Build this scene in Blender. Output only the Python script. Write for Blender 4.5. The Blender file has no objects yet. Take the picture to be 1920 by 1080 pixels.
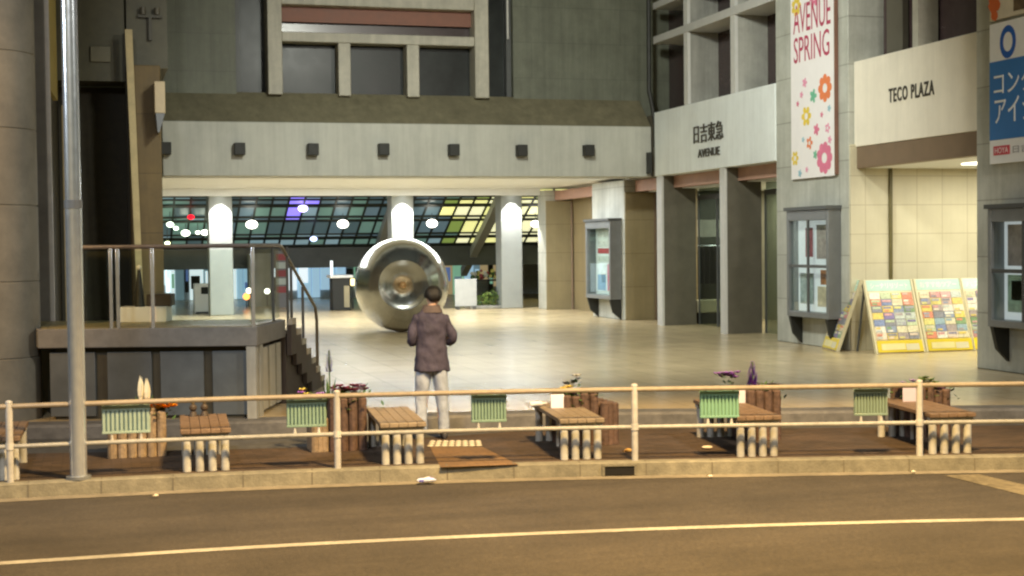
import bpy, math, random
from mathutils import Vector, Matrix
random.seed(7)
SC = bpy.context.scene
COL = SC.collection
R = math.radians
PI = math.pi

# ------------------------------------------------------------------ camera
F = 2700.0
CAMZ = 2.25
MC = Matrix.Rotation(R(-16.048), 3, 'Z') @ Matrix.Rotation(R(90 - 1.748), 3, 'X') @ Matrix.Rotation(R(-0.668), 3, 'Z')
CP = Vector((0, 0, CAMZ))
cam = bpy.data.cameras.new('camera')
cam.sensor_width = 36
cam.lens = F / 1920 * 36
cam.clip_end = 500
camo = bpy.data.objects.new('camera', cam)
COL.objects.link(camo)
camo.matrix_world = Matrix.Translation(CP) @ MC.to_4x4()
SC.camera = camo


def ray(x, y):
    return MC @ Vector(((x - 960) / F, -(y - 540) / F, -1))


def G(x, y, z=.16):            # where a sight line meets a level z
    d = ray(x, y); return CP + d * ((z - CAMZ) / d.z)


def PY(x, y, Y):               # ... a plane across the passage
    d = ray(x, y); return CP + d * (Y / d.y)


def PX(x, y, X):               # ... a plane along the wall
    d = ray(x, y); return CP + d * (X / d.x)


def PL(x, y, a, b):            # ... the upright plane through a and b
    d = ray(x, y); n = Vector((-(b[1] - a[1]), b[0] - a[0], 0))
    return CP + d * (n.dot(Vector((a[0], a[1], 0)) - CP) / n.dot(d))


# ------------------------------------------------------------------ materials
def lin(c):
    def f(v):
        v /= 255
        return v / 12.92 if v <= .04045 else ((v + .055) / 1.055) ** 2.4
    return tuple(f(v) for v in c) + (1,)


def newmat(name):
    m = bpy.data.materials.new(name); m.use_nodes = True
    nt = m.node_tree
    return m, nt, nt.nodes['Principled BSDF']


def M(name, rgb, rough=.6, metal=0.0, var=.12, scale=4, bump=0.0, bscale=40, emit=0, ecol=None, spec=.5, stain=0.0, streak=0.0, sdir=(5, 5, .35)):
    m, nt, b = newmat(name)
    c = lin(rgb) if max(rgb) > 1 else tuple(rgb) + (1,)
    b.inputs['Roughness'].default_value = rough
    b.inputs['Metallic'].default_value = metal
    b.inputs['Specular IOR Level'].default_value = spec
    b.inputs['Base Color'].default_value = c
    tc = nt.nodes.new('ShaderNodeTexCoord')
    if var:
        n = nt.nodes.new('ShaderNodeTexNoise'); n.inputs['Scale'].default_value = scale
        n.inputs['Detail'].default_value = 6; n.inputs['Roughness'].default_value = .65
        nt.links.new(tc.outputs['Object'], n.inputs['Vector'])
        r = nt.nodes.new('ShaderNodeValToRGB')
        lo, hi = 1 - var * 1.6, 1 + var * 1.3
        r.color_ramp.elements[0].position = .3; r.color_ramp.elements[1].position = .7
        r.color_ramp.elements[0].color = tuple(min(1, v * lo) for v in c[:3]) + (1,)
        r.color_ramp.elements[1].color = tuple(min(1, v * hi) for v in c[:3]) + (1,)
        nt.links.new(n.outputs['Fac'], r.inputs['Fac'])
        out = r.outputs['Color']
        oi = nt.nodes.new('ShaderNodeObjectInfo'); vr = nt.nodes.new('ShaderNodeMapRange'); vr.inputs[3].default_value = .88; vr.inputs[4].default_value = 1.1
        nt.links.new(oi.outputs['Random'], vr.inputs[0])
        hv = nt.nodes.new('ShaderNodeHueSaturation'); nt.links.new(vr.outputs[0], hv.inputs['Value']); nt.links.new(out, hv.inputs['Color']); out = hv.outputs[0]
        if stain:
            n2 = nt.nodes.new('ShaderNodeTexNoise'); n2.inputs['Scale'].default_value = .7
            n2.inputs['Detail'].default_value = 8; n2.inputs['Roughness'].default_value = .7
            nt.links.new(tc.outputs['Object'], n2.inputs['Vector'])
            r2 = nt.nodes.new('ShaderNodeValToRGB')
            r2.color_ramp.elements[0].position = .38; r2.color_ramp.elements[1].position = .62
            r2.color_ramp.elements[0].color = (1 - stain,) * 3 + (1,); r2.color_ramp.elements[1].color = (1, 1, 1, 1)
            nt.links.new(n2.outputs['Fac'], r2.inputs['Fac'])
            mx = nt.nodes.new('ShaderNodeMix'); mx.data_type = 'RGBA'; mx.blend_type = 'MULTIPLY'; mx.inputs[0].default_value = 1
            nt.links.new(out, mx.inputs[6]); nt.links.new(r2.outputs['Color'], mx.inputs[7]); out = mx.outputs[2]
        if streak:
            mp = nt.nodes.new('ShaderNodeMapping'); mp.inputs['Scale'].default_value = sdir
            nt.links.new(tc.outputs['Object'], mp.inputs[0])
            n3 = nt.nodes.new('ShaderNodeTexNoise'); n3.inputs['Scale'].default_value = 1; n3.inputs['Detail'].default_value = 7; n3.inputs['Roughness'].default_value = .7
            nt.links.new(mp.outputs[0], n3.inputs['Vector'])
            r3 = nt.nodes.new('ShaderNodeValToRGB'); r3.color_ramp.elements[0].position = .36; r3.color_ramp.elements[1].position = .6
            r3.color_ramp.elements[0].color = (1 - streak,) * 3 + (1,); r3.color_ramp.elements[1].color = (1, 1, 1, 1)
            nt.links.new(n3.outputs['Fac'], r3.inputs['Fac'])
            mx = nt.nodes.new('ShaderNodeMix'); mx.data_type = 'RGBA'; mx.blend_type = 'MULTIPLY'; mx.inputs[0].default_value = 1
            nt.links.new(out, mx.inputs[6]); nt.links.new(r3.outputs['Color'], mx.inputs[7]); out = mx.outputs[2]
        nt.links.new(out, b.inputs['Base Color'])
        mr = nt.nodes.new('ShaderNodeMapRange')
        mr.inputs[3].default_value = max(.02, rough - .12 * min(1, rough * 2)); mr.inputs[4].default_value = min(1, rough + .12 * min(1, rough * 2))
        nt.links.new(n.outputs['Fac'], mr.inputs[0]); nt.links.new(mr.outputs[0], b.inputs['Roughness'])
    if bump:
        n = nt.nodes.new('ShaderNodeTexNoise'); n.inputs['Scale'].default_value = bscale; n.inputs['Detail'].default_value = 4
        nt.links.new(tc.outputs['Object'], n.inputs['Vector'])
        bp = nt.nodes.new('ShaderNodeBump'); bp.inputs['Strength'].default_value = bump; bp.inputs['Distance'].default_value = .02
        nt.links.new(n.outputs['Fac'], bp.inputs['Height']); nt.links.new(bp.outputs['Normal'], b.inputs['Normal'])
    if emit:
        b.inputs['Emission Color'].default_value = lin(ecol or rgb)
        b.inputs['Emission Strength'].default_value = emit
    return m


def tile(name, rgb, joint, w, h, plane='xy', rough=.5, var=.08, mortar=.012, offset=0.0, bump=.25, stain=.12, squash=1):
    """panels or tiles with joints, in object space"""
    m, nt, b = newmat(name)
    tc = nt.nodes.new('ShaderNodeTexCoord'); sp = nt.nodes.new('ShaderNodeSeparateXYZ'); cb = nt.nodes.new('ShaderNodeCombineXYZ')
    nt.links.new(tc.outputs['Object'], sp.inputs[0])
    ax = {'x': 0, 'y': 1, 'z': 2}
    nt.links.new(sp.outputs[ax[plane[0]]], cb.inputs[0]); nt.links.new(sp.outputs[ax[plane[1]]], cb.inputs[1])
    br = nt.nodes.new('ShaderNodeTexBrick'); br.offset = offset; br.squash = squash
    c = lin(rgb)
    br.inputs['Color1'].default_value = tuple(v * (1 - var) for v in c[:3]) + (1,)
    br.inputs['Color2'].default_value = tuple(min(1, v * (1 + var)) for v in c[:3]) + (1,)
    br.inputs['Mortar'].default_value = lin(joint)
    br.inputs['Scale'].default_value = 1; br.inputs['Mortar Size'].default_value = mortar
    br.inputs['Mortar Smooth'].default_value = .2; br.inputs['Bias'].default_value = 0
    br.inputs['Brick Width'].default_value = w; br.inputs['Row Height'].default_value = h
    nt.links.new(cb.outputs[0], br.inputs['Vector'])
    n = nt.nodes.new('ShaderNodeTexNoise'); n.inputs['Scale'].default_value = 1.3; n.inputs['Detail'].default_value = 9; n.inputs['Roughness'].default_value = .7
    nt.links.new(tc.outputs['Object'], n.inputs['Vector'])
    rp = nt.nodes.new('ShaderNodeValToRGB'); rp.color_ramp.elements[0].position = .35; rp.color_ramp.elements[1].position = .65
    rp.color_ramp.elements[0].color = (1 - stain * 1.5, 1 - stain * 1.5, 1 - stain * 1.6, 1); rp.color_ramp.elements[1].color = (1, 1, 1, 1)
    nt.links.new(n.outputs['Fac'], rp.inputs['Fac'])
    mx = nt.nodes.new('ShaderNodeMix'); mx.data_type = 'RGBA'; mx.blend_type = 'MULTIPLY'; mx.inputs[0].default_value = 1
    nt.links.new(br.outputs['Color'], mx.inputs[6]); nt.links.new(rp.outputs['Color'], mx.inputs[7])
    out = mx.outputs[2]
    if plane[1] == 'z':
        mp = nt.nodes.new('ShaderNodeMapping'); mp.inputs['Scale'].default_value = (5, 5, .3)
        nt.links.new(tc.outputs['Object'], mp.inputs[0])
        n3 = nt.nodes.new('ShaderNodeTexNoise'); n3.inputs['Scale'].default_value = 1; n3.inputs['Detail'].default_value = 7; n3.inputs['Roughness'].default_value = .7
        nt.links.new(mp.outputs[0], n3.inputs['Vector'])
        r3 = nt.nodes.new('ShaderNodeValToRGB'); r3.color_ramp.elements[0].position = .36; r3.color_ramp.elements[1].position = .6
        r3.color_ramp.elements[0].color = (1 - stain,) * 3 + (1,); r3.color_ramp.elements[1].color = (1, 1, 1, 1)
        nt.links.new(n3.outputs['Fac'], r3.inputs['Fac'])
        m4 = nt.nodes.new('ShaderNodeMix'); m4.data_type = 'RGBA'; m4.blend_type = 'MULTIPLY'; m4.inputs[0].default_value = 1
        nt.links.new(out, m4.inputs[6]); nt.links.new(r3.outputs['Color'], m4.inputs[7]); out = m4.outputs[2]
    nt.links.new(out, b.inputs['Base Color'])
    mr = nt.nodes.new('ShaderNodeMapRange'); rv = .05 if plane == 'xy' and rough < .35 else .14
    mr.inputs[3].default_value = max(.05, rough - rv); mr.inputs[4].default_value = min(1, rough + rv)
    nt.links.new(n.outputs['Fac'], mr.inputs[0]); nt.links.new(mr.outputs[0], b.inputs['Roughness'])
    if bump:
        bp = nt.nodes.new('ShaderNodeBump'); bp.inputs['Strength'].default_value = bump; bp.inputs['Distance'].default_value = .01; bp.invert = True
        nt.links.new(br.outputs['Fac'], bp.inputs['Height']); nt.links.new(bp.outputs['Normal'], b.inputs['Normal'])
    return m


def glassmat(name, tint=(.85, .9, .88), refl=.1, rough=.03):
    m, nt, b = newmat(name)
    nt.nodes.remove(b)
    out = nt.nodes['Material Output']
    t = nt.nodes.new('ShaderNodeBsdfTransparent'); t.inputs[0].default_value = tint + (1,)
    g = nt.nodes.new('ShaderNodeBsdfGlossy'); g.inputs['Roughness'].default_value = rough; g.inputs[0].default_value = (.9, .95, .95, 1)
    lw = nt.nodes.new('ShaderNodeLayerWeight'); lw.inputs[0].default_value = .5
    pw = nt.nodes.new('ShaderNodeMath'); pw.operation = 'POWER'; pw.inputs[1].default_value = 4
    ad = nt.nodes.new('ShaderNodeMath'); ad.operation = 'MULTIPLY_ADD'; ad.inputs[1].default_value = .6; ad.inputs[2].default_value = refl * .5; ad.use_clamp = True
    nt.links.new(lw.outputs['Facing'], pw.inputs[0]); nt.links.new(pw.outputs[0], ad.inputs[0])
    mx = nt.nodes.new('ShaderNodeMixShader')
    nt.links.new(ad.outputs[0], mx.inputs[0]); nt.links.new(t.outputs[0], mx.inputs[1]); nt.links.new(g.outputs[0], mx.inputs[2])
    nt.links.new(mx.outputs[0], out.inputs[0])
    return m


def lampmat(name, rgb, s):
    return M(name, rgb, rough=.4, var=0, emit=s, ecol=rgb)


asphalt = M('asphalt', (.094, .077, .057), .78, var=.3, scale=38, bump=.8, bscale=120, stain=.3, streak=.25, sdir=(.1, 1.9, 1))
gutter_m = M('gutter_concrete', (.24, .205, .145), .8, var=.15, scale=9, bump=.2, stain=.3)
kerb_m = M('kerb_concrete', (.235, .215, .155), .8, var=.16, scale=8, bump=.3, stain=.35)
joint_m = M('joint_dark', (.13, .115, .085), .9, var=0)
paint_m = M('road_paint', (.42, .385, .31), .65, var=.16, scale=30, stain=.4)
paint_y = M('worn_paint', (.2, .165, .1), .7, var=.3, scale=14, stain=.5)
brick_m = tile('brown_pavers', (78, 62, 49), (60, 49, 40), .2, .1, 'xy', .8, .18, .006, .5, .3, .3)
band_m = M('dark_paving', (.1, .1, .1), .7, var=.18, scale=6, stain=.3)
path_m = tile('lit_pavers', (122, 94, 62), (98, 76, 52), .2, .1, 'xy', .8, .12, .006, .5, .3, .25)  # brown pavers with the orange light on them mixed into the colour
plaza_m = tile('plaza_tiles', (190, 172, 136), (164, 149, 117), .6, .6, 'xy', .25, .06, .01, 0, .12, .07)
riser_m = M('riser_stone', (.16, .155, .15), .7, var=.2, scale=7, stain=.3)
dot_m = M('tactile_yellow_grey', (.5, .46, .36), .7, var=.15, scale=10)
ground_m = M('earth', (.06, .055, .05), .9, var=.2)
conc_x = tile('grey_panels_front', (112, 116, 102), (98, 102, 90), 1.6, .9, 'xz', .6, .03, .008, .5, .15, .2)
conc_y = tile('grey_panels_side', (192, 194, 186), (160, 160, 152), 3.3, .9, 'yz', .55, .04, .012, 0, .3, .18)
conc = M('grey_concrete', (.38, .38, .345), .65, var=.08, scale=3, stain=.18, bump=.1, streak=.2)
beam_m = M('pale_render', (.55, .56, .5), .6, var=.04, scale=2, stain=.08, streak=.14)
ceil_m = M('white_ceiling', (.76, .79, .82), .55, var=.03, scale=2)
trim_m = M('pale_stone_trim', (.5, .48, .4), .6, var=.08, scale=5, stain=.15, streak=.2)
olive_m = M('olive_stone', (.22, .2, .125), .7, var=.1, scale=3, stain=.2, streak=.2)
redbrown = M('red_brown_panel', (.24, .105, .07), .6, var=.08)
salmon = M('salmon_panel', (.42, .25, .19), .6, var=.06)
darkglass = M('dark_window_glass', (.018, .022, .021), .32, var=.3, scale=1.5, spec=.25)
mauvedark = M('dark_curtain_window', (.06, .04, .04), .25, var=.1)
whiteb = M('white_sign_board', (.78, .83, .83), .5, var=.03, scale=2, stain=.06, streak=.1)
ivory = M('ivory_sign_board', (.76, .71, .6), .5, var=.03, scale=2, stain=.05, streak=.08)
letter_m = M('bronze_lettering', (.05, .045, .035), .4, var=0)
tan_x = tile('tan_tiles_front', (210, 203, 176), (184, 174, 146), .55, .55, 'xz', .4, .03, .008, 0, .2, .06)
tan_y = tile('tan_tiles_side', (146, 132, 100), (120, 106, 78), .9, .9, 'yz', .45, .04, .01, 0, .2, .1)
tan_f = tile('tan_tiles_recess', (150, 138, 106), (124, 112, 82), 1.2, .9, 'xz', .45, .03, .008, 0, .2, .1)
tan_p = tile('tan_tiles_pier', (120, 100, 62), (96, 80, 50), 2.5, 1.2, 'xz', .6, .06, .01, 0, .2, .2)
brownsoffit = M('brown_soffit', (.2, .14, .09), .6, var=.06)
fin_dark = M('fin_unlit_grey', (.11, .1, .075), .55, var=.1, scale=3)  # fin faces painted dark as if unlit, against a paler edge
fin_edge = M('fin_pale_edge', (.55, .55, .53), .45, var=.04)
blackm = M('black_metal', (.018, .019, .016), .6, var=.1, scale=10)
darkgrey = M('dark_grey_metal', (.075, .08, .08), .5, var=.1)
casegrey = M('case_grey_metal', (.19, .2, .205), .4, metal=.3, var=.06)
steel = M('brushed_steel', (.8, .86, .97), .24, metal=.8, var=.06, scale=12, streak=.1)
mirror = M('mirror_steel', (.62, .63, .6), .2, metal=.95, var=.12, scale=2.2, bump=.02, bscale=3)
railgrey = M('grey_rail_paint', (.4, .39, .35), .45, var=.12, scale=14, stain=.25)
railwhite = M('white_rail_paint', (.55, .53, .49), .45, var=.1, scale=14, stain=.25)
railtan = M('tan_rail_paint', (.33, .275, .2), .45, var=.1, scale=14, stain=.2)
woodtop = M('bench_wood', (.18, .118, .075), .6, var=.22, scale=14, bump=.2, stain=.2)
woodpale = M('bench_wood_lit', (.25, .195, .135), .6, var=.2, scale=14, bump=.2, stain=.2)  # paler copy of the bench wood, light on the seat put into colour
legm = M('bench_leg_concrete', (.46, .45, .41), .7, var=.1, scale=12, stain=.15)
legd = M('bench_leg_brown', (.2, .16, .11), .7, var=.12, scale=12, stain=.2)
logm = M('planter_log', (.105, .062, .046), .75, var=.3, scale=16, bump=.4, bscale=30, stain=.25)
logpale = M('planter_log_pale', (.3, .22, .14), .75, var=.25, scale=16, bump=.4, bscale=30, stain=.25)
soil = M('soil', (.04, .028, .02), .95, var=.3, scale=30, bump=.6)
greenp = M('green_plastic', (.22, .34, .27), .5, var=.08, scale=8, stain=.15)
greenpale = M('pale_green_plastic', (.33, .44, .38), .5, var=.08, scale=8, stain=.15)
leaf = M('leaf_green', (.06, .12, .035), .6, var=.3, scale=20)
leafb = M('leaf_bright', (.2, .3, .06), .6, var=.3, scale=20)
stemm = M('stem_green', (.08, .13, .05), .6, var=.1)
railbrown = M('brown_handrail', (.15, .12, .1), .4, var=.12, scale=10)
glass = glassmat('clear_glass', (.9, .94, .92), .05)
glassd = glassmat('shop_glass', (.55, .6, .58), .12)
terrace_face = M('terrace_grey_panel', (.115, .13, .14), .55, var=.1, scale=3, stain=.2)
terrace_slab = M('terrace_slab_stone', (.21, .205, .195), .6, var=.12, scale=5, stain=.25)
terrace_top = tile('terrace_top_tiles', (150, 138, 96), (116, 106, 76), .4, .4, 'xy', .4, .06, .008, 0, .2, .15)
treadm = M('step_tread_stone', (.42, .38, .3), .6, var=.1)
stringer = M('step_stringer_brown', (.05, .035, .026), .6, var=.1)
whitepl = M('white_plastic', (.75, .76, .76), .4, var=.03)
yellowlit = M('lit_yellow_wall', (.42, .33, .09), .6, var=.1)  # lit wedge of the left wall, its yellow light put into the colour
beigebox = M('beige_box', (.62, .5, .32), .5, var=.05)
ochre = M('ochre_trim', (.4, .31, .15), .6, var=.08)
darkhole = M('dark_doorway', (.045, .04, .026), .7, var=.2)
jacket = M('mauve_brown_jacket', (.052, .046, .078), .85, var=.18, scale=9, bump=.5, bscale=14)
trouser = M('grey_trousers', (.33, .38, .49), .85, var=.16, scale=8, bump=.5, bscale=16)
hairm = M('black_hair', (.012, .011, .01), .5, var=.3, scale=60, bump=.6, bscale=90)
skin = M('skin', (.5, .31, .21), .55, var=.06)
shoem = M('dark_shoe', (.03, .03, .035), .5, var=.1)


def colm(rgb, rough=.55, **k):
    key = 'tint_%d_%d_%d' % tuple(rgb)
    return bpy.data.materials.get(key) or M(key, rgb, rough, var=k.pop('var', .06), **k)


# ------------------------------------------------------------------ mesh building
class MB:
    def __init__(s):
        s.v = []; s.f = []; s.m = []

    def quad(s, pts, m=0):
        n = len(s.v); s.v += [Vector(p) for p in pts]; s.f.append(tuple(range(n, n + len(pts)))); s.m.append(m); return s

    def box(s, x0, x1, y0, y1, z0, z1, m=0, xf=None):
        n = len(s.v)
        P = [Vector((x, y, z)) for z in (z0, z1) for y in (y0, y1) for x in (x0, x1)]
        if xf is not None: P = [xf @ p for p in P]
        s.v += P
        for q in ((0, 2, 3, 1), (4, 5, 7, 6), (0, 1, 5, 4), (1, 3, 7, 5), (3, 2, 6, 7), (2, 0, 4, 6)):
            s.f.append(tuple(n + i for i in q)); s.m.append(m)
        return s

    def prism(s, poly, z0, z1, m=0):
        n = len(s.v); k = len(poly)
        a = sum(poly[i][0] * poly[(i + 1) % k][1] - poly[(i + 1) % k][0] * poly[i][1] for i in range(k))
        if a < 0: poly = poly[::-1]
        s.v += [Vector((p[0], p[1], z0)) for p in poly] + [Vector((p[0], p[1], z1)) for p in poly]
        s.f.append(tuple(n + i for i in range(k))[::-1]); s.m.append(m)
        s.f.append(tuple(n + k + i for i in range(k))); s.m.append(m)
        for i in range(k):
            j = (i + 1) % k; s.f.append((n + i, n + j, n + k + j, n + k + i)); s.m.append(m)
        return s

    def extr(s, poly, d, m=0):
        """closed solid from a planar 3-D polygon pushed by vector d"""
        n = len(s.v); k = len(poly); d = Vector(d)
        s.v += [Vector(p) for p in poly] + [Vector(p) + d for p in poly]
        s.f.append(tuple(n + i for i in range(k))); s.m.append(m)
        s.f.append(tuple(n + k + i for i in range(k))[::-1]); s.m.append(m)
        for i in range(k):
            j = (i + 1) % k; s.f.append((n + j, n + i, n + k + i, n + k + j)); s.m.append(m)
        return s

    def rings(s, rings, m=0, cap=True):
        n = len(s.v); k = len(rings[0])
        for r in rings: s.v += [Vector(p) for p in r]
        for i in range(len(rings) - 1):
            for j in range(k):
                a = n + i * k + j; b = n + i * k + (j + 1) % k
                s.f.append((a, b, b + k, a + k)); s.m.append(m)
        if cap:
            s.f.append(tuple(n + j for j in range(k))[::-1]); s.m.append(m)
            e = n + (len(rings) - 1) * k
            s.f.append(tuple(e + j for j in range(k))); s.m.append(m)
        return s

    def tube(s, path, r, k=10, m=0, squash=1.0):
        path = [Vector(p) for p in path]
        rr = r if isinstance(r, (list, tuple)) else [r] * len(path)
        up = Vector((0, 0, 1)); rings = []
        for i, p in enumerate(path):
            t = (path[min(i + 1, len(path) - 1)] - path[max(i - 1, 0)]).normalized()
            u = t.cross(up if abs(t.z) < .9 else Vector((0, 1, 0))).normalized(); w = u.cross(t).normalized()
            rings.append([p + u * math.cos(2 * PI * j / k) * rr[i] - w * math.sin(2 * PI * j / k) * rr[i] * squash for j in range(k)])
        return s.rings(rings, m)

    def cyl(s, c, r, z0, z1, k=24, m=0, r2=None):
        return s.rings([[Vector((c[0] + math.cos(2 * PI * j / k) * q, c[1] + math.sin(2 * PI * j / k) * q, z)) for j in range(k)] for q, z in ((r, z0), (r if r2 is None else r2, z1))], m)

    def ball(s, c, r, k=12, m=0, sz=1.0):
        c = Vector(c); h = max(5, k // 2)
        return s.rings([[c + Vector((math.cos(2 * PI * j / k) * math.sin(a) * r, math.sin(2 * PI * j / k) * math.sin(a) * r, -math.cos(a) * r * sz)) for j in range(k)]
                        for a in [PI * (i + .15) / (h + .3) for i in range(h + 1)]], m)

    def lathe(s, prof, c, axis, k=48, m=0):
        a = Vector(axis).normalized(); u = a.cross(Vector((0, 0, 1))).normalized(); w = u.cross(a); c = Vector(c)
        return s.rings([[c + a * t + (u * math.cos(2 * PI * j / k) + w * math.sin(2 * PI * j / k)) * max(r, 1e-4) for j in range(k)] for r, t in prof], m)

    def text(s, body, O, U, V, w, h, m=0, ext=.006, spread=1.0, bold=0.0):
        cu = bpy.data.curves.new('t', 'FONT'); cu.body = body; cu.size = 1; cu.extrude = .01; cu.resolution_u = 3; cu.space_character = spread; cu.offset = bold
        ob = bpy.data.objects.new('t', cu); COL.objects.link(ob)
        dg = bpy.context.evaluated_depsgraph_get()
        me = bpy.data.meshes.new_from_object(ob.evaluated_get(dg))
        P = [v.co.copy() for v in me.vertices]; Fs = [tuple(p.vertices) for p in me.polygons]
        bpy.data.objects.remove(ob); bpy.data.curves.remove(cu); bpy.data.meshes.remove(me)
        if not P: return s
        x0 = min(p.x for p in P); x1 = max(p.x for p in P); y0 = min(p.y for p in P); y1 = max(p.y for p in P)
        O = Vector(O); U = Vector(U); V = Vector(V); N = U.cross(V)
        n = len(s.v)
        s.v += [O + U * ((p.x - x0) / (x1 - x0) * w) + V * ((p.y - y0) / (y1 - y0) * h) + N * (ext if p.z > 0 else 0) for p in P]
        for f in Fs: s.f.append(tuple(n + i for i in f)); s.m.append(m)
        return s


def thing(name, loc=(0, 0, 0), label=None, cat=None, group=None, rz=0):
    o = bpy.data.objects.new(name, None); COL.objects.link(o)
    o.location = loc; o.rotation_euler = (0, 0, rz); o.empty_display_size = .2
    props(o, label, cat, group); return o


def props(o, label=None, cat=None, group=None, kind=None):
    for k, v in (('label', label), ('category', cat), ('group', group), ('kind', kind)):
        if v: o[k] = v
    return o


def rootmat(o):
    while o.parent: o = o.parent
    return Matrix.Translation(o.location) @ Matrix.Rotation(o.rotation_euler[2], 4, 'Z')


def obj(name, mb, mats, parent=None, world=False, bev=0, origin=None, sharp=32, label=None):
    """links a mesh as ONE object; world=True when its vertices are world positions"""
    mats = mats if isinstance(mats, (list, tuple)) else [mats]
    me = bpy.data.meshes.new(name)
    V = mb.v
    if parent is not None and world:
        inv = rootmat(parent).inverted(); V = [inv @ v for v in V]
    if parent is None and origin is not None: V = [v - Vector(origin) for v in V]
    me.from_pydata([tuple(v) for v in V], [], mb.f)
    for m in mats: me.materials.append(m)
    me.polygons.foreach_set('material_index', mb.m)
    me.polygons.foreach_set('use_smooth', [True] * len(mb.f))
    me.update()
    me.set_sharp_from_angle(angle=R(sharp))
    o = bpy.data.objects.new(name, me); COL.objects.link(o)
    if parent is not None: o.parent = parent
    if origin is not None and parent is None: o.location = origin
    if bev:
        b = o.modifiers.new('bevel', 'BEVEL'); b.width = bev; b.segments = 2; b.limit_method = 'ANGLE'; b.angle_limit = R(40)
    if label: o['label'] = label
    return o


def copy_tree(o, parent=None):
    c = o.copy(); COL.objects.link(c)
    if parent is not None: c.parent = parent
    for ch in [x for x in COL.objects if x.parent == o]: copy_tree(ch, c)
    return c


def structure(name, mb, mats, **k):
    o = obj(name, mb, mats, **k); o['kind'] = 'structure'; return o


# ------------------------------------------------------------------ ground, road, pavement, plaza
KP = [(-40, 14.9), (-14, 14.75), (-6, 14.68), (-.93, 14.58), (1.0, 14.48), (2.9, 14.25), (4.78, 13.9), (6.9, 13.36), (9.2, 12.76), (12.5, 11.8), (17, 10.4), (40, 2.5)]


def spline(P, n=6):
    out = []
    for i in range(len(P) - 1):
        p0 = Vector(P[max(i - 1, 0)]); p1 = Vector(P[i]); p2 = Vector(P[i + 1]); p3 = Vector(P[min(i + 2, len(P) - 1)])
        for t in [j / n for j in range(n)]:
            out.append(.5 * ((2 * p1) + (p2 - p0) * t + (2 * p0 - 5 * p1 + 4 * p2 - p3) * t * t + (3 * p1 - p0 - 3 * p2 + p3) * t ** 3))
    out.append(Vector(P[-1])); return out


K = spline(KP)


def off(P, d):
    o = []
    for i, p in enumerate(P):
        t = (P[min(i + 1, len(P) - 1)] - P[max(i - 1, 0)]).normalized(); o.append(p + Vector((-t.y, t.x)) * d)
    return o


def strip(mb, A, B, zA, zB, m=0):
    for i in range(len(A) - 1):
        mb.quad([(A[i].x, A[i].y, zA), (A[i + 1].x, A[i + 1].y, zA), (B[i + 1].x, B[i + 1].y, zB), (B[i].x, B[i].y, zB)], m)


def kerb_at(x, d=0.0):
    P = off(K, d)
    for i in range(len(P) - 1):
        if P[i].x <= x <= P[i + 1].x:
            t = (x - P[i].x) / (P[i + 1].x - P[i].x); return P[i].lerp(P[i + 1], t)


def kerb_px(px, d=0.0, z=0.0):
    """the point of the kerb line (offset d) that lies on the sight line column px"""
    P = off(K, d); best = None
    for i in range(len(P) - 1):
        for t in range(20):
            q = P[i].lerp(P[i + 1], t / 20); v = MC.transposed() @ (Vector((q.x, q.y, z)) - CP)
            if v.z >= 0: continue
            e = abs(960 - F * v.x / v.z - px)
            if best is None or e < best[0]: best = (e, q, (P[i + 1] - P[i]).normalized())
    return best[1], best[2]


structure('ground', MB().quad([(-400, -400, -.5), (400, -400, -.5), (400, 400, -.5), (-400, 400, -.5)]), ground_m)
RZ = -.15
rd = MB(); strip(rd, [Vector((p.x, -60)) for p in K], off(K, -.14), RZ, RZ)
structure('road', rd, asphalt)
gt = MB(); strip(gt, off(K, -.14), off(K, -.0), RZ + .004, RZ + .012)
structure('gutter', gt, gutter_m)
kb = MB(); A = K; B = off(K, .17)
strip(kb, off(K, .0), off(K, .012), RZ - .02, -.012); strip(kb, off(K, .012), off(K, .03), -.012, .0); strip(kb, off(K, .03), B, 0, 0)
structure('kerb', kb, kerb_m)
kj = MB()
L = 0; nxt = .3
for i in range(len(K) - 1):
    a, b = K[i], K[i + 1]
    if a.x < -8 or a.x > 16: continue
    seg = (b - a).length
    while L + seg > nxt:
        p = a.lerp(b, (nxt - L) / seg); t = (b - a).normalized(); nn = Vector((-t.y, t.x))
        q = p - nn * .004; w = t * .006
        kj.quad([(q - w).to_3d() + Vector((0, 0, RZ + .01)), (q + w).to_3d() + Vector((0, 0, RZ + .01)), (q + w + nn * .012).to_3d() + Vector((0, 0, -.012)), (q - w + nn * .012).to_3d() + Vector((0, 0, -.012))])
        q2 = p + nn * .028; q3 = p + nn * .17
        kj.quad([(q2 - w).to_3d() + Vector((0, 0, .003)), (q2 + w).to_3d() + Vector((0, 0, .003)), (q3 + w).to_3d() + Vector((0, 0, .003)), (q3 - w).to_3d() + Vector((0, 0, .003))])
        nxt += .68
    L += seg
structure('kerb_joints', kj, joint_m)
# markings
LP = spline([(-40, 11.9), (-12, 11.75), (-5, 11.7), (-.76, 11.62), (1.2, 11.57), (3.24, 11.37), (5.4, 11.03), (7.56, 10.54), (10, 9.8), (16, 7.9), (40, 0)])
lm = MB(); strip(lm, off(LP, -.06), off(LP, .06), RZ + .004, RZ + .004)
structure('road_line', lm, paint_m)
ym = MB().quad([G(*p, RZ + .004) for p in ((1770, 891), (1835, 889), (1935, 912), (1935, 932))][::-1])
structure('worn_road_marking', ym, paint_y)
# plaza edge
EP = spline([(-40, 21), (-12, 19.6), (-4, 18.6), (1.67, 17.45), (5.25, 16.9), (8.22, 15.95), (10.92, 15.2), (16, 13.2), (40, 6)])
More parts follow.
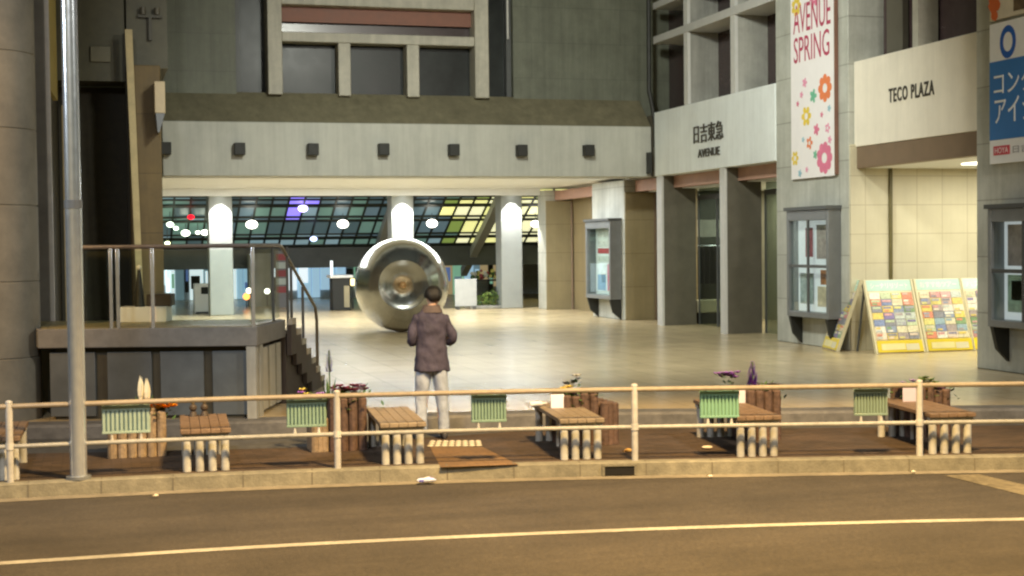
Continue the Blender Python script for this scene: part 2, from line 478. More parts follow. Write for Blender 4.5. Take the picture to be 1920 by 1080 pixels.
# resample edge on kerb's x so that strips join
def at_x(P, x):
    for i in range(len(P) - 1):
        if P[i].x <= x <= P[i + 1].x: return P[i].lerp(P[i + 1], (x - P[i].x) / (P[i + 1].x - P[i].x))
    return P[0] if x < P[0].x else P[-1]
xs = [-40 + i * .5 for i in range(161)]
E1 = [at_x(EP, x) for x in xs]
E0 = [Vector((x, at_x(EP, x).y - (1.25 if x < 2 else max(.35, 1.25 - (x - 2) * .3)))) for x in xs]
KB = [at_x(off(K, .17), x) for x in xs]
sw = MB(); strip(sw, KB, E0, -.002, -.002)
structure('pavement', sw, brick_m)
bd = MB(); strip(bd, E0, E1, -.002, -.002)
structure('paving_band', bd, band_m)
pz = MB()
strip(pz, E1, E1, -.01, .13, 1); strip(pz, E1, [e + Vector((0, .03)) for e in E1], .13, .16, 1)
strip(pz, [e + Vector((0, .03)) for e in E1], [e + Vector((0, .4)) for e in E1], .16, .16, 1)
strip(pz, [e + Vector((0, .4)) for e in E1], [Vector((x, 90)) for x in xs], .16, .16, 0)
structure('plaza_floor', pz, [plaza_m, riser_m])
# brown ramp of pavers and tactile plates by the person
pp = MB().quad([G(*p, .002) for p in ((806, 838), (905, 838), (972, 871), (826, 876))][::-1])
structure('path', pp, path_m)
tp = MB(); a = G(800, 838, .004); b = G(905, 837, .004); c_ = G(902, 826, .004); d_ = G(806, 826, .004)
tp.quad([a, b, c_, d_])
for i in range(8):
    for j in range(3):
        p = a.lerp(b, (i + .5) / 8).lerp(d_.lerp(c_, (i + .5) / 8), (j + .5) / 3)
        tp.cyl(p, .034, .004, .016, 8, 1, .024)
structure('tactile_paving', tp, [M('tactile_base', (.17, .14, .1), .8, var=.15), dot_m])

# ------------------------------------------------------------------ building round the passage
YB = 34.36; XW = 13.63; XL = 1.5
ctr = thing('passage_building', (7.5, 35.2, .16), 'grey building spanning the passage with a pale beam and framed upper windows', 'building')
zb0, zb1 = 3.92, 5.2
bm = MB().box(XL, XW - .004, YB, YB + .55, zb0, zb1)
obj('beam', bm, beam_m, ctr, True, .02)
cl = MB().box(XL, XW + 1.2, YB + .55, 44.3, zb0 + .09, zb0 + .3)
for y in (YB + .75, YB + 1.6): cl.box(XL, XW - .01, y, y + .1, zb0 + .03, zb0 + .09)
cl.box(XL, XW - .01, 43.95, 44.35, zb0 - .12, zb0 + .088)
obj('ceiling', cl, ceil_m, ctr, True)
lg = MB().extr([(XL - 1.2, YB + .02, zb1), (XL - 1.2, YB + .85, 5.98), (XL - 1.2, YB + .85, zb1)], (XW - XL + 1.19, 0, 0))
obj('parapet', lg, olive_m, ctr, True)
YU = YB + .8
w0 = PY(442, 100, YU).x; w1 = PY(500, 100, YU).x; w2 = PY(912, 100, YU).x; w3 = PY(962, 100, YU).x
up = MB().box(XL - 6, w0, YU, YU + .5, 5.5, 13).box(w3, XW + 1.3, YU, YU + .5, 5.5, 13).box(w1 + .1, w2 - .1, YU + .45, YU + .6, 5.5, 13)
obj('wall', up, conc_x, ctr, True)
for a, b in ((w0, w1), (w2, w3)):
    fr = obj('window', MB().box(a, b, YU + .42, YU + .47, 5.9, 13), darkglass, ctr, True)
    obj('frame', MB().box(b - .12 if a == w2 else a, b if a == w2 else a + .12, YU + .2, YU + .415, 5.9, 13), darkgrey, fr, True)
    if a == w2:
        obj('pipe', MB().tube([(b - .1, YU + .12, PY(958, 72, YU).z), (b - .1, YU + .12, 13)], .028), fin_edge, fr, True)
zt = PY(700, 16, YU).z; zr = PY(700, 66, YU).z; zr2 = PY(700, 84, YU).z; zbot = PY(700, 182, YU).z
fw = PY(527, 100, YU).x - w1; fw2 = w2 - PY(886, 100, YU).x
YF = YU - .25
bay = MB()
bay.box(w1, w1 + fw, YF, YU + .44, zbot, 8.9).box(w2 - fw2, w2, YF, YU + .44, zbot, 8.9)
bay.box(w1 + fw, w2 - fw2, YF + .02, YU + .44, zt, zt + .45).box(w1 + fw, w2 - fw2, YF + .04, YU + .3, zr2, zr)
for a, b in ((632, 655), (760, 783)): bay.box(PY(a, 100, YU).x, PY(b, 100, YU).x, YF + .06, YU + .3, zbot, zr2)
bo = obj('window_bay', bay, trim_m, ctr, True, .02)
obj('panel', MB().box(w1 + fw, w2 - fw2, YU + .12, YU + .2, PY(700, 44, YU).z, zt), redbrown, bo, True)
obj('pane', MB().box(w1 + fw, w2 - fw2, YU + .3, YU + .36, zr, PY(700, 44, YU).z), mauvedark, bo, True)
for a, b in ((527, 632), (655, 760), (783, 886)):
    obj('pane', MB().box(PY(a, 100, YU).x, PY(b, 100, YU).x, YU + .32, YU + .38, zbot, zr2), darkglass, bo, True)

# columns under the far edge of the passage, each with a downlight
lamp_white = lampmat('lamp_white', (255, 252, 240), 14)
for px, wpx in ((416, 44), (757, 43), (961, 42)):
    p = G(px, 583, .16); Yc = 44.9; x = PY(px, 560, Yc).x; hw = .36
    c = obj('column', MB().box(x - hw, x + hw, Yc, Yc + .7, .16, zb0 - .12 + .2), M('column_render', (.36, .39, .385), .5, var=.03, stain=.06) if 'column_render' not in bpy.data.materials else bpy.data.materials['column_render'], ctr, True, .03)
    obj('downlight', MB().cyl((x, Yc - .22), .12, zb0 - .03, zb0 + .06, 16).cyl((x, Yc - .22), .085, zb0 - .036, zb0 - .028, 16, 1), [darkgrey, lamp_white], c, True)
    li = bpy.data.lights.new('column_light', 'SPOT'); li.energy = 620; li.spot_size = R(84); li.spot_blend = .35; li.color = (1, .97, .9); li.shadow_soft_size = .06
    lo = bpy.data.objects.new('column_light', li); COL.objects.link(lo); lo.location = (x, Yc - .26, zb0 - .06)

# floodlights along the beam
for px, py in ((310, 279), (448, 280), (585, 281), (717, 281), (848, 282), (975, 283), (1100, 283)):
    p = PY(px, py, YB)
    place = {310: 'nearest the left end of the pale beam', 448: 'second from the left along the pale beam', 585: 'on the pale beam below the left half of the upper window',
             717: 'on the middle of the pale beam', 848: 'on the pale beam below the right end of the upper window', 975: 'second from the right along the pale beam', 1100: 'nearest the right end of the pale beam'}[px]
    t = thing('floodlight', (p.x, YB, p.z), 'small black box floodlight ' + place, 'floodlight', 'black floodlights along the beam')
    obj('housing', MB().box(-.125, .125, -.27, -.02, -.14, .14), blackm, t, False, .012)
    obj('bracket', MB().box(-.05, .05, -.02, -.001, -.07, .07), darkgrey, t)

# ------------------------------------------------------------------ right-hand building
rb = thing('department_store', (14.5, 28, .16), 'grey panelled store along the right of the plaza with sign boards and tall fins', 'building')
zs0, zs1 = 3.92, 5.53
def P(*a): return a
for (y0, y1, z1, nm) in ((16.6, 20.25, 12, 'near'), (24.36, 27.36, 12, 'mid'), (36.4, 39.0, zb0 + .02, 'far'), (43.5, 44.3, zb0 + .02, 'end')):
    obj('pillar', MB().box(XW, XW + 1.1, y0, y1, .16, z1), conc_y, rb, True, .015)
# sign boards
sb = obj('sign_board', MB().box(XW - .02, XW + .5, 27.365, YB - .25, zs0, zs1), whiteb, rb, True, .01)
tb = MB()
O = PX(1302, 270, XW - .022); E_ = PX(1357, 262, XW - .022)
tb.text('日吉東急', (XW - .022, O.y, O.z), (0, -1, 0), (0, 0, 1), O.y - E_.y, PX(1302, 236, XW).z - O.z, ext=.03)
O = PX(1310, 296, XW - .022); E_ = PX(1350, 290, XW - .022)
tb.text('AVENUE', (XW - .022, O.y, O.z), (0, -1, 0), (0, 0, 1), O.y - E_.y, PX(1310, 281, XW).z - O.z, ext=.03)
obj('lettering', tb, letter_m, sb, True)
sb2 = obj('sign_board', MB().box(XW + .12, XW + .5, 20.255, 24.355, 4.0, 5.6), ivory, rb, True, .01)
tb = MB(); O = PX(1667, 193, XW + .118); E_ = PX(1752, 180, XW + .118)
tb.text('TECO PLAZA', (XW + .118, O.y, O.z), (0, -1, 0), (0, 0, 1), O.y - E_.y, PX(1667, 164, XW).z - O.z, ext=.012, spread=1.2, bold=.018)
obj('lettering', tb, letter_m, sb2, True)
# fins and recess between mid and far pillars
FY = []
for pa, pb, pe in ((1234, 1243, 1306), (1352, 1361, 1429)):
    y1 = PX(pa, 600, XW).y; y0 = PX(pb, 600, XW).y; FY.append((y0, y1))
    ff = obj('fin', MB().box(XW + .05, PY(pe, 600, y0).x, y0, y1, .16, zs0 - .004), fin_dark, rb, True)
    obj('nosing', MB().box(XW - .01, XW + .047, y0 - .005, y1 + .005, .16, zs0 - .004), fin_edge, ff, True)
for y0, y1 in ((32.0, 32.22), (29.35, 29.57)):
    ff = obj('fin', MB().box(XW + .08, XW + .8, y0, y1, zs1 + .004, 12), conc, rb, True)
    obj('nosing', MB().box(XW + .0, XW + .077, y0 - .005, y1 + .005, zs1 + .004, 12), fin_edge, ff, True)
for ya, yb_ in ((27.365, FY[1][0] - .01), (FY[1][1] + .01, FY[0][0] - .01), (FY[0][1] + .01, 36.39), (39.01, 43.49)):
    obj('fascia', MB().box(XW + .32, XW + .5, ya, yb_, 3.62, zs0 - .006), salmon, rb, True)
for ya, yb_, yc in ((39.01, 43.49, 41.2), (FY[0][1] + .01, 36.39, 34.9)):
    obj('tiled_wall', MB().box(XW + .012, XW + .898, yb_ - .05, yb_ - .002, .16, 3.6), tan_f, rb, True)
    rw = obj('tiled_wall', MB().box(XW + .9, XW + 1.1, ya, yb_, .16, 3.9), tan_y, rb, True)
    obj('pipe', MB().tube([(XW + .85, yb_ - .1, .16), (XW + .85, yb_ - .1, 3.6)], .035), brownsoffit, rw, True)
obj('corner_block', MB().box(XW + .02, XW + 1.3, YB - .24, 36.38, zs0 + .002, 5.49), fin_dark, rb, True)
# shop fronts between the fins
shop = MB().box(XW + 3.5, XW + 3.6, 24.5, 36, .16, 3.6)
obj('inner_wall', shop, M('shop_inner_wall', (.56, .53, .38), .6, var=.06), rb, True)
obj('dark_backing', MB().box(XW + 1.2, 16.6, 35.2, 35.3, .16, 3.59), M('backing_green_grey', (.07, .08, .065), .5, var=.1), rb, True)  # added dark sheet that keeps the bay behind the counter dark
obj('inner_ceiling', MB().box(XW + .55, XW + 3.6, 27.37, 36, 3.6, 3.7), ceil_m, rb, True)
for y0, y1 in ((FY[1][1] + .02, FY[0][0] - .02), (27.37, FY[1][0] - .02)):
    g = obj('shop_window', MB().box(XW + 1.0, XW + 1.02, y0, y1, .16, 3.59), glassd, rb, True)
    n = 3
    fm = MB()
    for i in range(n + 1):
        y = y0 + (y1 - y0) * i / n; fm.box(XW + .96, XW + .995, max(y0, y - .04), min(y1, y + .04), .16, 3.3)
    fm.box(XW + .955, XW + .993, y0, y1, 3.3, 3.42)
    obj('frame', fm, darkgrey, g, True)
# upper windows: louvres and glass
uw = obj('upper_window', MB().box(XW + .8, XW + .9, 27.37, 35.1, zs1, 12), mauvedark, rb, True)
za = PX(1230, 75, XW).z
ub = MB().box(XW - .02, XW + .85, 27.37, 34.15, za - .09, za + .1).box(XW - .02, XW + .85, 27.37, 34.15, za + .78, za + .95)
obj('ledge', ub, fin_edge, uw, True, .01)
obj('panel', MB().box(XW + .4, XW + .5, 27.37, 34.15, za + .96, 12), redbrown, uw, True)
uw2 = obj('upper_window', MB().box(XW + .75, XW + .85, 20.26, 24.35, 5.5, 12), mauvedark, rb, True)
ym_ = PX(1718, 80, XW + .3).y
obj('mullion', MB().box(XW + .3, XW + .7, ym_ - .06, ym_ + .12, 5.604, 12), trim_m, uw2, True)
ym_ = PX(1668, 80, XW + .6).y
obj('curtain', MB().box(XW + .6, XW + .72, ym_ - .45, ym_ + .1, 5.604, 12), fin_dark, uw2, True)
YT = 24.36
# lobby bay under the ivory sign board
obj('soffit', MB().box(XW + .14, XW + .3, 20.256, YT - .065, 3.6, 3.995), brownsoffit, rb, True)
obj('lobby_ceiling', MB().box(XW + .305, 20, 19.0, YT - .065, 3.6, 3.75), ceil_m, rb, True)
lw = MB().box(XW + .012, 20, YT - .06, YT - .002, .16, 4.05)
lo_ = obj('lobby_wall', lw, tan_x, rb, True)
xs_ = PY(1666, 420, YT).x
obj('corner_strip', MB().box(xs_ - .03, xs_ + .03, YT - .1, YT - .062, .16, 3.9), M('olive_strip', (.12, .1, .03), .5, var=.1), lo_, True)
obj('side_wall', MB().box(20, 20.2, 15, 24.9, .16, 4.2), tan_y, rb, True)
obj('lobby_lamp', MB().box(14.9, 15.3, 20.9, 22.6, 3.57, 3.598), lampmat('lobby_tube', (255, 246, 224), 3), rb, True)

# things in the shop bay
pq = PY(1336, 585, 34.0)
t = thing('display_counter', (pq.x, 34.0, .16), 'pale counter with a dark plinth seen through the shop window between the fins', 'counter')
ct = pq.z - .16
obj('top', MB().box(-.5, .5, -.25, .25, ct, ct + .32), M('counter_cream', (.7, .66, .46), .5, var=.05), t, False, .02)
obj('plinth', MB().box(-.42, .42, -.2, .2, 0, ct - .002), blackm, t)
t = thing('clothes_rack', (PY(1334, 500, 34.6).x, 34.6, .16), 'dark row of clothes hanging behind the glass between the fins', 'clothes rack')
cr = MB()
for i in range(7):
    x = -.45 + i * .15; cr.rings([[(x + math.sin(a_) * .06, math.cos(a_) * q, z) for a_ in [2 * PI * k / 8 for k in range(8)]] for q, z in ((.2, 1.0), (.23, 1.3), (.24, 1.8), (.1, 1.95))])
obj('clothes', cr, colm((30, 28, 30)), t)
obj('bar', MB().tube([(-.6, 0, 1.99), (.6, 0, 1.99)], .02).tube([(-.6, 0, 0), (-.6, 0, 1.99)], .02).tube([(.6, 0, 0), (.6, 0, 1.99)], .02), steel, t)
p = PY(1328, 428, 34.2)
pt = MB().box(p.x - .4, p.x + .4, 34.2, 34.23, p.z - .22, p.z + .22)
props(obj('shop_poster', pt, colm((190, 190, 184)), origin=(p.x, 34.2, p.z)), 'pale notice hung inside the shop window above the dark clothes', 'poster')

# banner with flowers
XB = XW - .06
b0 = PX(1484, 336, XB); b1 = PX(1565, 330, XB)
yb0, yb1 = b0.y, b1.y; zbn = (b0.z + b1.z) / 2
t = thing('fabric_banner', (XB, (yb0 + yb1) / 2, zbn), 'white spring banner with red lettering and coloured flowers on the grey pillar', 'banner')
obj('cloth', MB().box(XB, XB + .02, yb1, yb0, zbn, zbn + 5.2), M('banner_cloth', (.76, .74, .75), .7, var=.02), t, True)
obj('edge_strip', MB().box(XB - .005, XB + .055, yb1 - .06, yb1 - .002, zbn + .02, zbn + 5.2), M('banner_edge', (.2, .1, .07), .6, var=.1), t, True)
wb = yb0 - yb1
tm = MB()
zA = PX(1490, 65, XB).z; zA2 = PX(1490, 12, XB).z
zS = PX(1490, 120, XB).z; zS2 = PX(1490, 72, XB).z
U = (0, -1, 0); V = (0, 0, 1)
tm.text('AVENUE', (XB - .002, yb0 - wb * .07, zA), U, V, wb * .86, (zA2 - zA), ext=.003)
tm.text('SPRING', (XB - .002, yb0 - wb * .08, zS), U, V, wb * .82, (zS2 - zS), ext=.003)
obj('lettering', tm, colm((170, 62, 92)), t, True)
fl = MB(); fm_ = [colm(c) for c in ((224, 130, 84), (110, 180, 150), (226, 200, 80), (222, 150, 178), (214, 120, 150), (150, 190, 205))]
def wall_disc(mb, p, r, m, k=14, dx=.003, inner=0):
    ring = [Vector((XB - dx, p.y - math.cos(2 * PI * j / k) * r, p.z + math.sin(2 * PI * j / k) * r)) for j in range(k)]
    if inner:
        ri = [Vector((XB - dx, p.y - math.cos(2 * PI * j / k) * r * inner, p.z + math.sin(2 * PI * j / k) * r * inner)) for j in range(k)]
        for j in range(k): mb.quad([ring[j], ring[(j + 1) % k], ri[(j + 1) % k], ri[j]], m)
    else: mb.quad(ring, m)
def wall_flower(px, py, r, m, n=8, hollow=True):
    p = PX(px, py, XB)
    for i in range(n):
        a = 2 * PI * i / n; q = Vector((XB, p.y - math.cos(a) * r * .72, p.z + math.sin(a) * r * .72)); wall_disc(fl, q, r * .3, m, 10, .003 + .0006 * (i % 3))
    wall_disc(fl, p, r * .62, m, 16, .006, .55 if hollow else 0)
for a in ((1547, 165, .27, 0), (1525, 180, .14, 1, 5, False), (1512, 218, .2, 2, 6), (1509, 155, .1, 3, 5, False), (1531, 243, .12, 4, 5, False), (1546, 296, .31, 4, 9), (1491, 297, .15, 2, 6), (1518, 268, .13, 0, 5),
          (1500, 325, .08, 5, 5, False), (1555, 203, .07, 5, 5, False), (1503, 178, .07, 3, 5, False), (1493, 12, .2, 2, 7), (1527, -6, .2, 4, 6), (1552, 240, .1, 3, 5), (1529, 290, .09, 1, 5, False), (1541, 215, .06, 4, 5, False), (1506, 262, .06, 5, 5, False), (1556, 262, .08, 3, 5, False), (1513, 318, .06, 3, 5, False), (1496, 195, .06, 4, 5, False)):
    wall_flower(*a)
obj('printed_flowers', fl, fm_, t, True)

# blue advertising sign and the picture above it
XS = XW - .08
s0 = PX(1856, 308, XS); ztop = PX(1856, 47, XS).z
ys0 = s0.y; ys1 = ys0 - 1.95; zq = s0.z; hh = ztop - zq
t = thing('advertising_sign', (XS, ys0 - .9, zq), 'blue and white sign with white katakana and a blue ring on the nearest grey pillar', 'sign')
obj('board', MB().box(XS, XS + .07, ys1, ys0, zq, ztop), M('sign_white', (.78, .8, .82), .4, var=.02), t, True)
zb_ = PX(1856, 264, XS).z; zt_ = PX(1856, 118, XS).z
obj('blue_field', MB().box(XS - .004, XS - .001, ys1, ys0 - .001, zb_, zt_), M('sign_blue', (.045, .2, .55), .4, var=.03), t, True)
tm = MB(); zz = lambda y, x=1870: PX(x, y, XS).z
tm.text('コンタクト', (XS - .006, ys0 - .12, zz(178)), U, V, 1.7, zz(136) - zz(178), ext=.004)
tm.text('アイシティ', (XS - .006, ys0 - .14, zz(234)), U, V, 1.66, zz(185) - zz(234), ext=.004)
obj('lettering', tm, colm((235, 240, 245)), t, True)
rg = MB(); pc = PX(1890, 78, XS); k = 20
for j in range(k):
    a, b = 2 * PI * j / k, 2 * PI * (j + 1) / k
    rg.quad([(XS - .004, pc.y - math.cos(q) * r * .8, pc.z + math.sin(q) * r) for q, r in ((a, .255), (b, .255), (b, .15), (a, .15))])
obj('ring_logo', rg, colm((36, 92, 180)), t, True)
obj('red_label', MB().box(XS - .004, XS - .001, ys0 - .52, ys0 - .1, zz(291), zz(274)), colm((196, 60, 78)), t, True)
tm = MB().text('HOYA', (XS - .006, ys0 - .14, zz(288)), U, V, .34, (zz(277) - zz(288)), ext=.002)
obj('label_text', tm, colm((240, 225, 228)), t, True)
tm = MB().text('日吉東急店', (XS - .004, ys0 - .6, zz(290)), U, V, 1.1, (zz(276) - zz(290)), ext=.002)
obj('shop_text', tm, colm((150, 150, 158)), t, True)
t = thing('picture_sign', (XS, ys0 - .9, ztop + .08), 'white picture board with an orange flower above the blue sign', 'sign')
obj('board', MB().box(XS, XS + .07, ys1, ys0, ztop + .06, ztop + 2.5), colm((214, 206, 186)), t, True)
fl2 = MB()
for i in range(16):
    a = random.uniform(0, 6.28); q = random.uniform(0, .24)
    p = Vector((XS, ys0 - .14 + math.cos(a) * q * .5, ztop + .34 + math.sin(a) * q)); r = random.uniform(.06, .12)
    fl2.quad([(XS - .003 - .0006 * i, p.y + math.cos(2 * PI * j / 9) * r * random.uniform(.7, 1.2), p.z + math.sin(2 * PI * j / 9) * r * random.uniform(.7, 1.2)) for j in range(9)])
obj('printed_flower', fl2, colm((206, 104, 52)), t, True)
obj('printed_photo', MB().box(XS - .006, XS - .003, ys0 - 1.2, ys0 - .62, ztop + .12, ztop + 1.2), colm((96, 80, 60), var=.4, scale=6), t, True)

# wall-mounted display cases
case_white = lampmat('case_backlight', (206, 210, 216), .62)
def case(name, y0, y1, z0, z1, dep, label, cols, rows, posters, lit=True, top=True):
    """glazed notice case standing proud of a pillar face, with tapering brackets below"""
    x = XW; t = thing(name, (x, (y0 + y1) / 2, z0), label, 'notice case', 'notice cases on the pillars')
    fr = MB(); e = .09
    fr.box(x - dep, x - .002, y0, y0 + e, z0, z1).box(x - dep, x - .002, y1 - e, y1, z0, z1)
    fr.box(x - dep, x - .002, y0 + e, y1 - e, z0, z0 + e * 1.2).box(x - dep, x - .002, y0 + e, y1 - e, z1 - e * 2.2, z1)
    fo = obj('frame', fr, casegrey, t, True, .008)
    obj('hood', MB().box(x - dep - .05, x - .002, y0 - .03, y1 + .03, z1 + .002, z1 + .07), darkgrey, t, True)
    obj('back_panel', MB().box(x - .06, x - .004, y0 + e + .002, y1 - e - .002, z0 + e * 1.2 + .002, z1 - e * 2.2 - .002), case_white if lit else whiteb, t, True)
    mm = MB(); zi0, zi1 = z0 + e * 1.2, z1 - e * 2.2
    for i in range(1, cols): yy = y0 + e + (y1 - y0 - 2 * e) * i / cols; mm.box(x - dep + .01, x - dep + .05, yy - .025, yy + .025, zi0, zi1)
    for i in range(1, rows): q = zi0 + (zi1 - zi0) * i / rows; mm.box(x - dep + .012, x - dep + .048, y0 + e, y1 - e, q - .03, q + .03)
    if mm.v: obj('glazing_bar', mm, darkgrey, t, True)
    obj('glass_pane', MB().box(x - dep + .055, x - dep + .06, y0 + e, y1 - e, zi0, zi1), glass, t, True)
    for (u0, u1, v0, v1, c) in posters:
        W = y1 - y0 - 2 * e; H = zi1 - zi0
        obj('notice', MB().box(x - .066, x - .062, y1 - e - W * u1, y1 - e - W * u0, zi0 + H * v0, zi0 + H * v1), colm(c, var=.2, scale=7), t, True)
    for yy in (y0 + .06, y1 - .14):
        br = MB().extr([(x - dep, yy, z0 - .002), (x - dep * .7, yy, z0 - .35), (x - .002, yy, z0 - .55), (x - .002, yy, z0 - .002)], (0, .08, 0))
        obj('bracket', br, blackm, t, True)
q0 = PX(1478, 600, XW - .25); q1 = PX(1556, 600, XW - .25)
case('display_case', q1.y, q0.y, PX(1480, 592, XW - .25).z, PX(1480, 396, XW - .25).z, .28, 'lit grey notice case with four panes on the pillar below the flower banner', 2, 2,
     [(.5, .85, .58, .95, (206, 188, 190)), (.2, .4, .6, .92, (176, 96, 110)), (.6, .95, .3, .46, (196, 130, 84)), (.52, .95, .06, .28, (232, 212, 190)), (.05, .42, .08, .42, (176, 190, 200))])
q0 = PX(1857, 640, XW - .25); zc0 = PX(1860, 612, XW - .25).z; zc1 = PX(1860, 392, XW - .25).z
case('display_case', q0.y - 1.75, q0.y, zc0, zc1, .3, 'grey notice case with pale panes on the nearest pillar below the blue sign', 2, 2,
     [(.06, .46, .55, .97, (214, 196, 202)), (.06, .44, .08, .46, (180, 206, 196)), (.12, .3, .2, .4, (206, 214, 214)), (.55, .95, .1, .9, (200, 200, 206))])
q0 = PX(1101, 560, XW - .3); q1 = PX(1147, 560, XW - .3)
case('display_case', q1.y, q0.y, PX(1105, 558, XW - .3).z, PX(1105, 416, XW - .3).z, .34, 'tall grey notice case with red and blue posters on the far pillar', 1, 1,
     [(.1, .9, .72, .98, (206, 206, 200)), (.1, .9, .62, .7, (176, 70, 74)), (.08, .45, .06, .3, (90, 140, 180)), (.08, .45, .32, .48, (216, 222, 228)), (.52, .92, .06, .46, (190, 80, 96)), (.1, .9, .5, .58, (190, 196, 190))], lit=False)

# pipe and junction at the inner corner
t = thing('drainpipe', (XW - .08, YB - .05, .2), 'dark kinked drainpipe running down the corner beside the white sign board', 'drainpipe')
pa = [PY(px, py, YB - .16) for px, py in ((1216, -20), (1217, 170), (1224, 205), (1229, 236), (1229, 276))]
obj('tube', MB().tube(pa, .06, 8), blackm, t, True)
a = PY(1217, 326, YB - .16); b = PY(1217, 286, YB - .16)
obj('outlet', MB().box(a.x - .05, a.x + .06, YB - .22, YB - .1, a.z, b.z), blackm, t, True)

# ------------------------------------------------------------------ leaflet boards
pal = [(214, 188, 84), (120, 132, 156), (206, 180, 90), (120, 118, 140), (110, 126, 168), (130, 158, 168), (150, 136, 132), (218, 196, 172), (108, 140, 92), (150, 150, 160), (206, 150, 146), (214, 206, 180),
       (206, 196, 160), (176, 190, 150), (190, 130, 130), (120, 120, 130), (222, 212, 196), (210, 200, 110), (176, 186, 176), (208, 120, 90), (198, 164, 150), (110, 100, 150), (200, 196, 110), (226, 220, 204)]
def leaflet_board(loc, rz, label, seed, title, glow=False):
    rnd = random.Random(seed)
    t = thing('leaflet_board', loc, label, 'leaflet board', 'leaflet boards in the lobby', rz)
    W, H, TH = .98, 1.42, .02
    tilt = Matrix.Rotation(R(-19), 4, 'X')
    fr = MB(); fr.box(-W / 2, W / 2, 0, TH, 0, H, 0, tilt)
    for s in (-1, 1): fr.box(s * W / 2 - .02, s * W / 2 + .02, -.02, TH + .02, 0, H, 1, tilt)
    obj('board', fr, [colm((226, 214, 178)), colm((206, 196, 160))], t)
    obj('header', MB().box(-W / 2 + .022, W / 2 - .022, -.008, -.001, H - .22, H - .01, 0, tilt), colm((176, 208, 194)), t)
    lt = MB().text(title, (-W / 2 + .1, 0, 0), (1, 0, 0), (0, 0, 1), W * .8, .11, ext=.003)
    lt.v = [tilt @ (v + Vector((0, -.009, H - .17))) for v in lt.v]
    obj('lettering', lt, colm((238, 240, 226)), t)
    sh = MB(); n = 0; mats = [colm(tuple(int(v * .86 + w * .14) for v, w in zip(c, (226, 220, 205))), var=.25, scale=30) for c in pal]
    rows = 7; cols = 4; rh = (H - .24 - .27) / rows; cw = (W - .08) / cols
    for r in range(rows):
        for c in range(cols):
            x = -W / 2 + .04 + c * cw; z = .26 + r * rh; k = rnd.randrange(len(pal))
            sh.box(x + .006, x + cw - .006, -.014 - .002 * (n % 3), -.001, z + .003, z + rh - .004, k, tilt)
            if rnd.random() < .7: sh.box(x + .02, x + cw * rnd.uniform(.5, .9), -.022, -.0185, z + rh * .55, z + rh * .85, rnd.randrange(len(pal)), tilt)
            if rnd.random() < .5: sh.box(x + .03, x + cw * .6, -.0225, -.0186, z + rh * .15, z + rh * .4, rnd.randrange(len(pal)), tilt)
            n += 1
    obj('leaflets', sh, mats, t)
    ft = MB().box(-W / 2 + .022, W / 2 - .022, -.03, -.001, .02, .24, 0, tilt).box(-W / 2 + .1, -W / 2 + W * .6, -.034, -.031, .06, .18, 1, tilt).box(W * .12, W / 2 - .1, -.034, -.031, .05, .17, 2, tilt)
    obj('footer', ft, [colm((222, 196, 34)), colm((226, 214, 150)), colm((214, 206, 170))], t)
    lgs = MB(); top = tilt @ Vector((0, TH, H - .05))
    for s in (-1, 1): lgs.box(-.018, .018, -.012, .012, 0, 1, 0, Matrix.Translation((s * (W / 2 - .03), top.y + .3, .0)) @ Matrix.Rotation(math.atan2(.28, top.z), 4, 'X') @ Matrix.Scale(math.hypot(.28, top.z) - .01, 4, (0, 0, 1)))
    obj('rear_leg', lgs, darkgrey, t)
    return t
for px, py, lab, ti, sd in ((1671, 660, 'yellow footed leaflet board standing left of the other boards that face the road', 'シーナリリゾート', 3), (1766, 657, 'yellow footed leaflet board standing in the middle of the row facing the road', 'おすすめツアー', 5), (1862, 655, 'leaflet board half hidden behind the nearest grey pillar', 'バスツアー', 9)):
    p = G(px, py, .16); leaflet_board((p.x, 23.42, .16), 0, lab, sd, ti)
p = G(1556, 656, .16)
leaflet_board((p.x, p.y, .16), R(-103), 'leaflet board turned sideways to the pillar so that its slanting edge shows', 14, 'ツアー')

# ------------------------------------------------------------------ station hall beyond the passage
st = thing('station_hall', (8, 52, .16), 'station hall with a sloping glazed roof grid and a dark fascia beyond the passage', 'station')
Ybot, zbt = 52.0, PY(700, 457, 52).z
slope = math.tan(R(26))
def roof(px, py):
    """point of the sloping glass plane"""
    d = ray(px, py); n = Vector((0, slope, 1)); return CP + d * (n.dot(Vector((0, Ybot, zbt)) - CP) / n.dot(d))
rowsY = [350, 366, 372, 383, 404, 411, 436, 443, 458]
rowd = []
for y in rowsY:
    p = roof(700, y); rowd.append(p.y)
cellx = [(-4 + i * .54) for i in range(48)]
lt_mats = [M('roof_glass_night', (.045, .06, .065), .3, var=.2, scale=.6, emit=.8, ecol=(70, 90, 92)), lampmat('roof_glass_blue', (112, 136, 142), 1.0), lampmat('roof_glass_teal', (88, 116, 106), .9), lampmat('roof_glass_violet', (130, 118, 230), 1.5), lampmat('roof_glass_yellow', (230, 228, 150), 1.05), lampmat('roof_glass_cream', (240, 238, 190), 1.0), lampmat('roof_glass_green', (120, 140, 70), .9), lampmat('roof_glass_dusk', (84, 104, 112), .8)]
pn = MB(); rng = random.Random(4)
def on_roof(x, y, o=0): return Vector((x, y, zbt + (Ybot - y) * slope + o))
def to_px(p):
    v = MC.transposed() @ (p - CP); return 960 - F * v.x / v.z, 540 + F * v.y / v.z
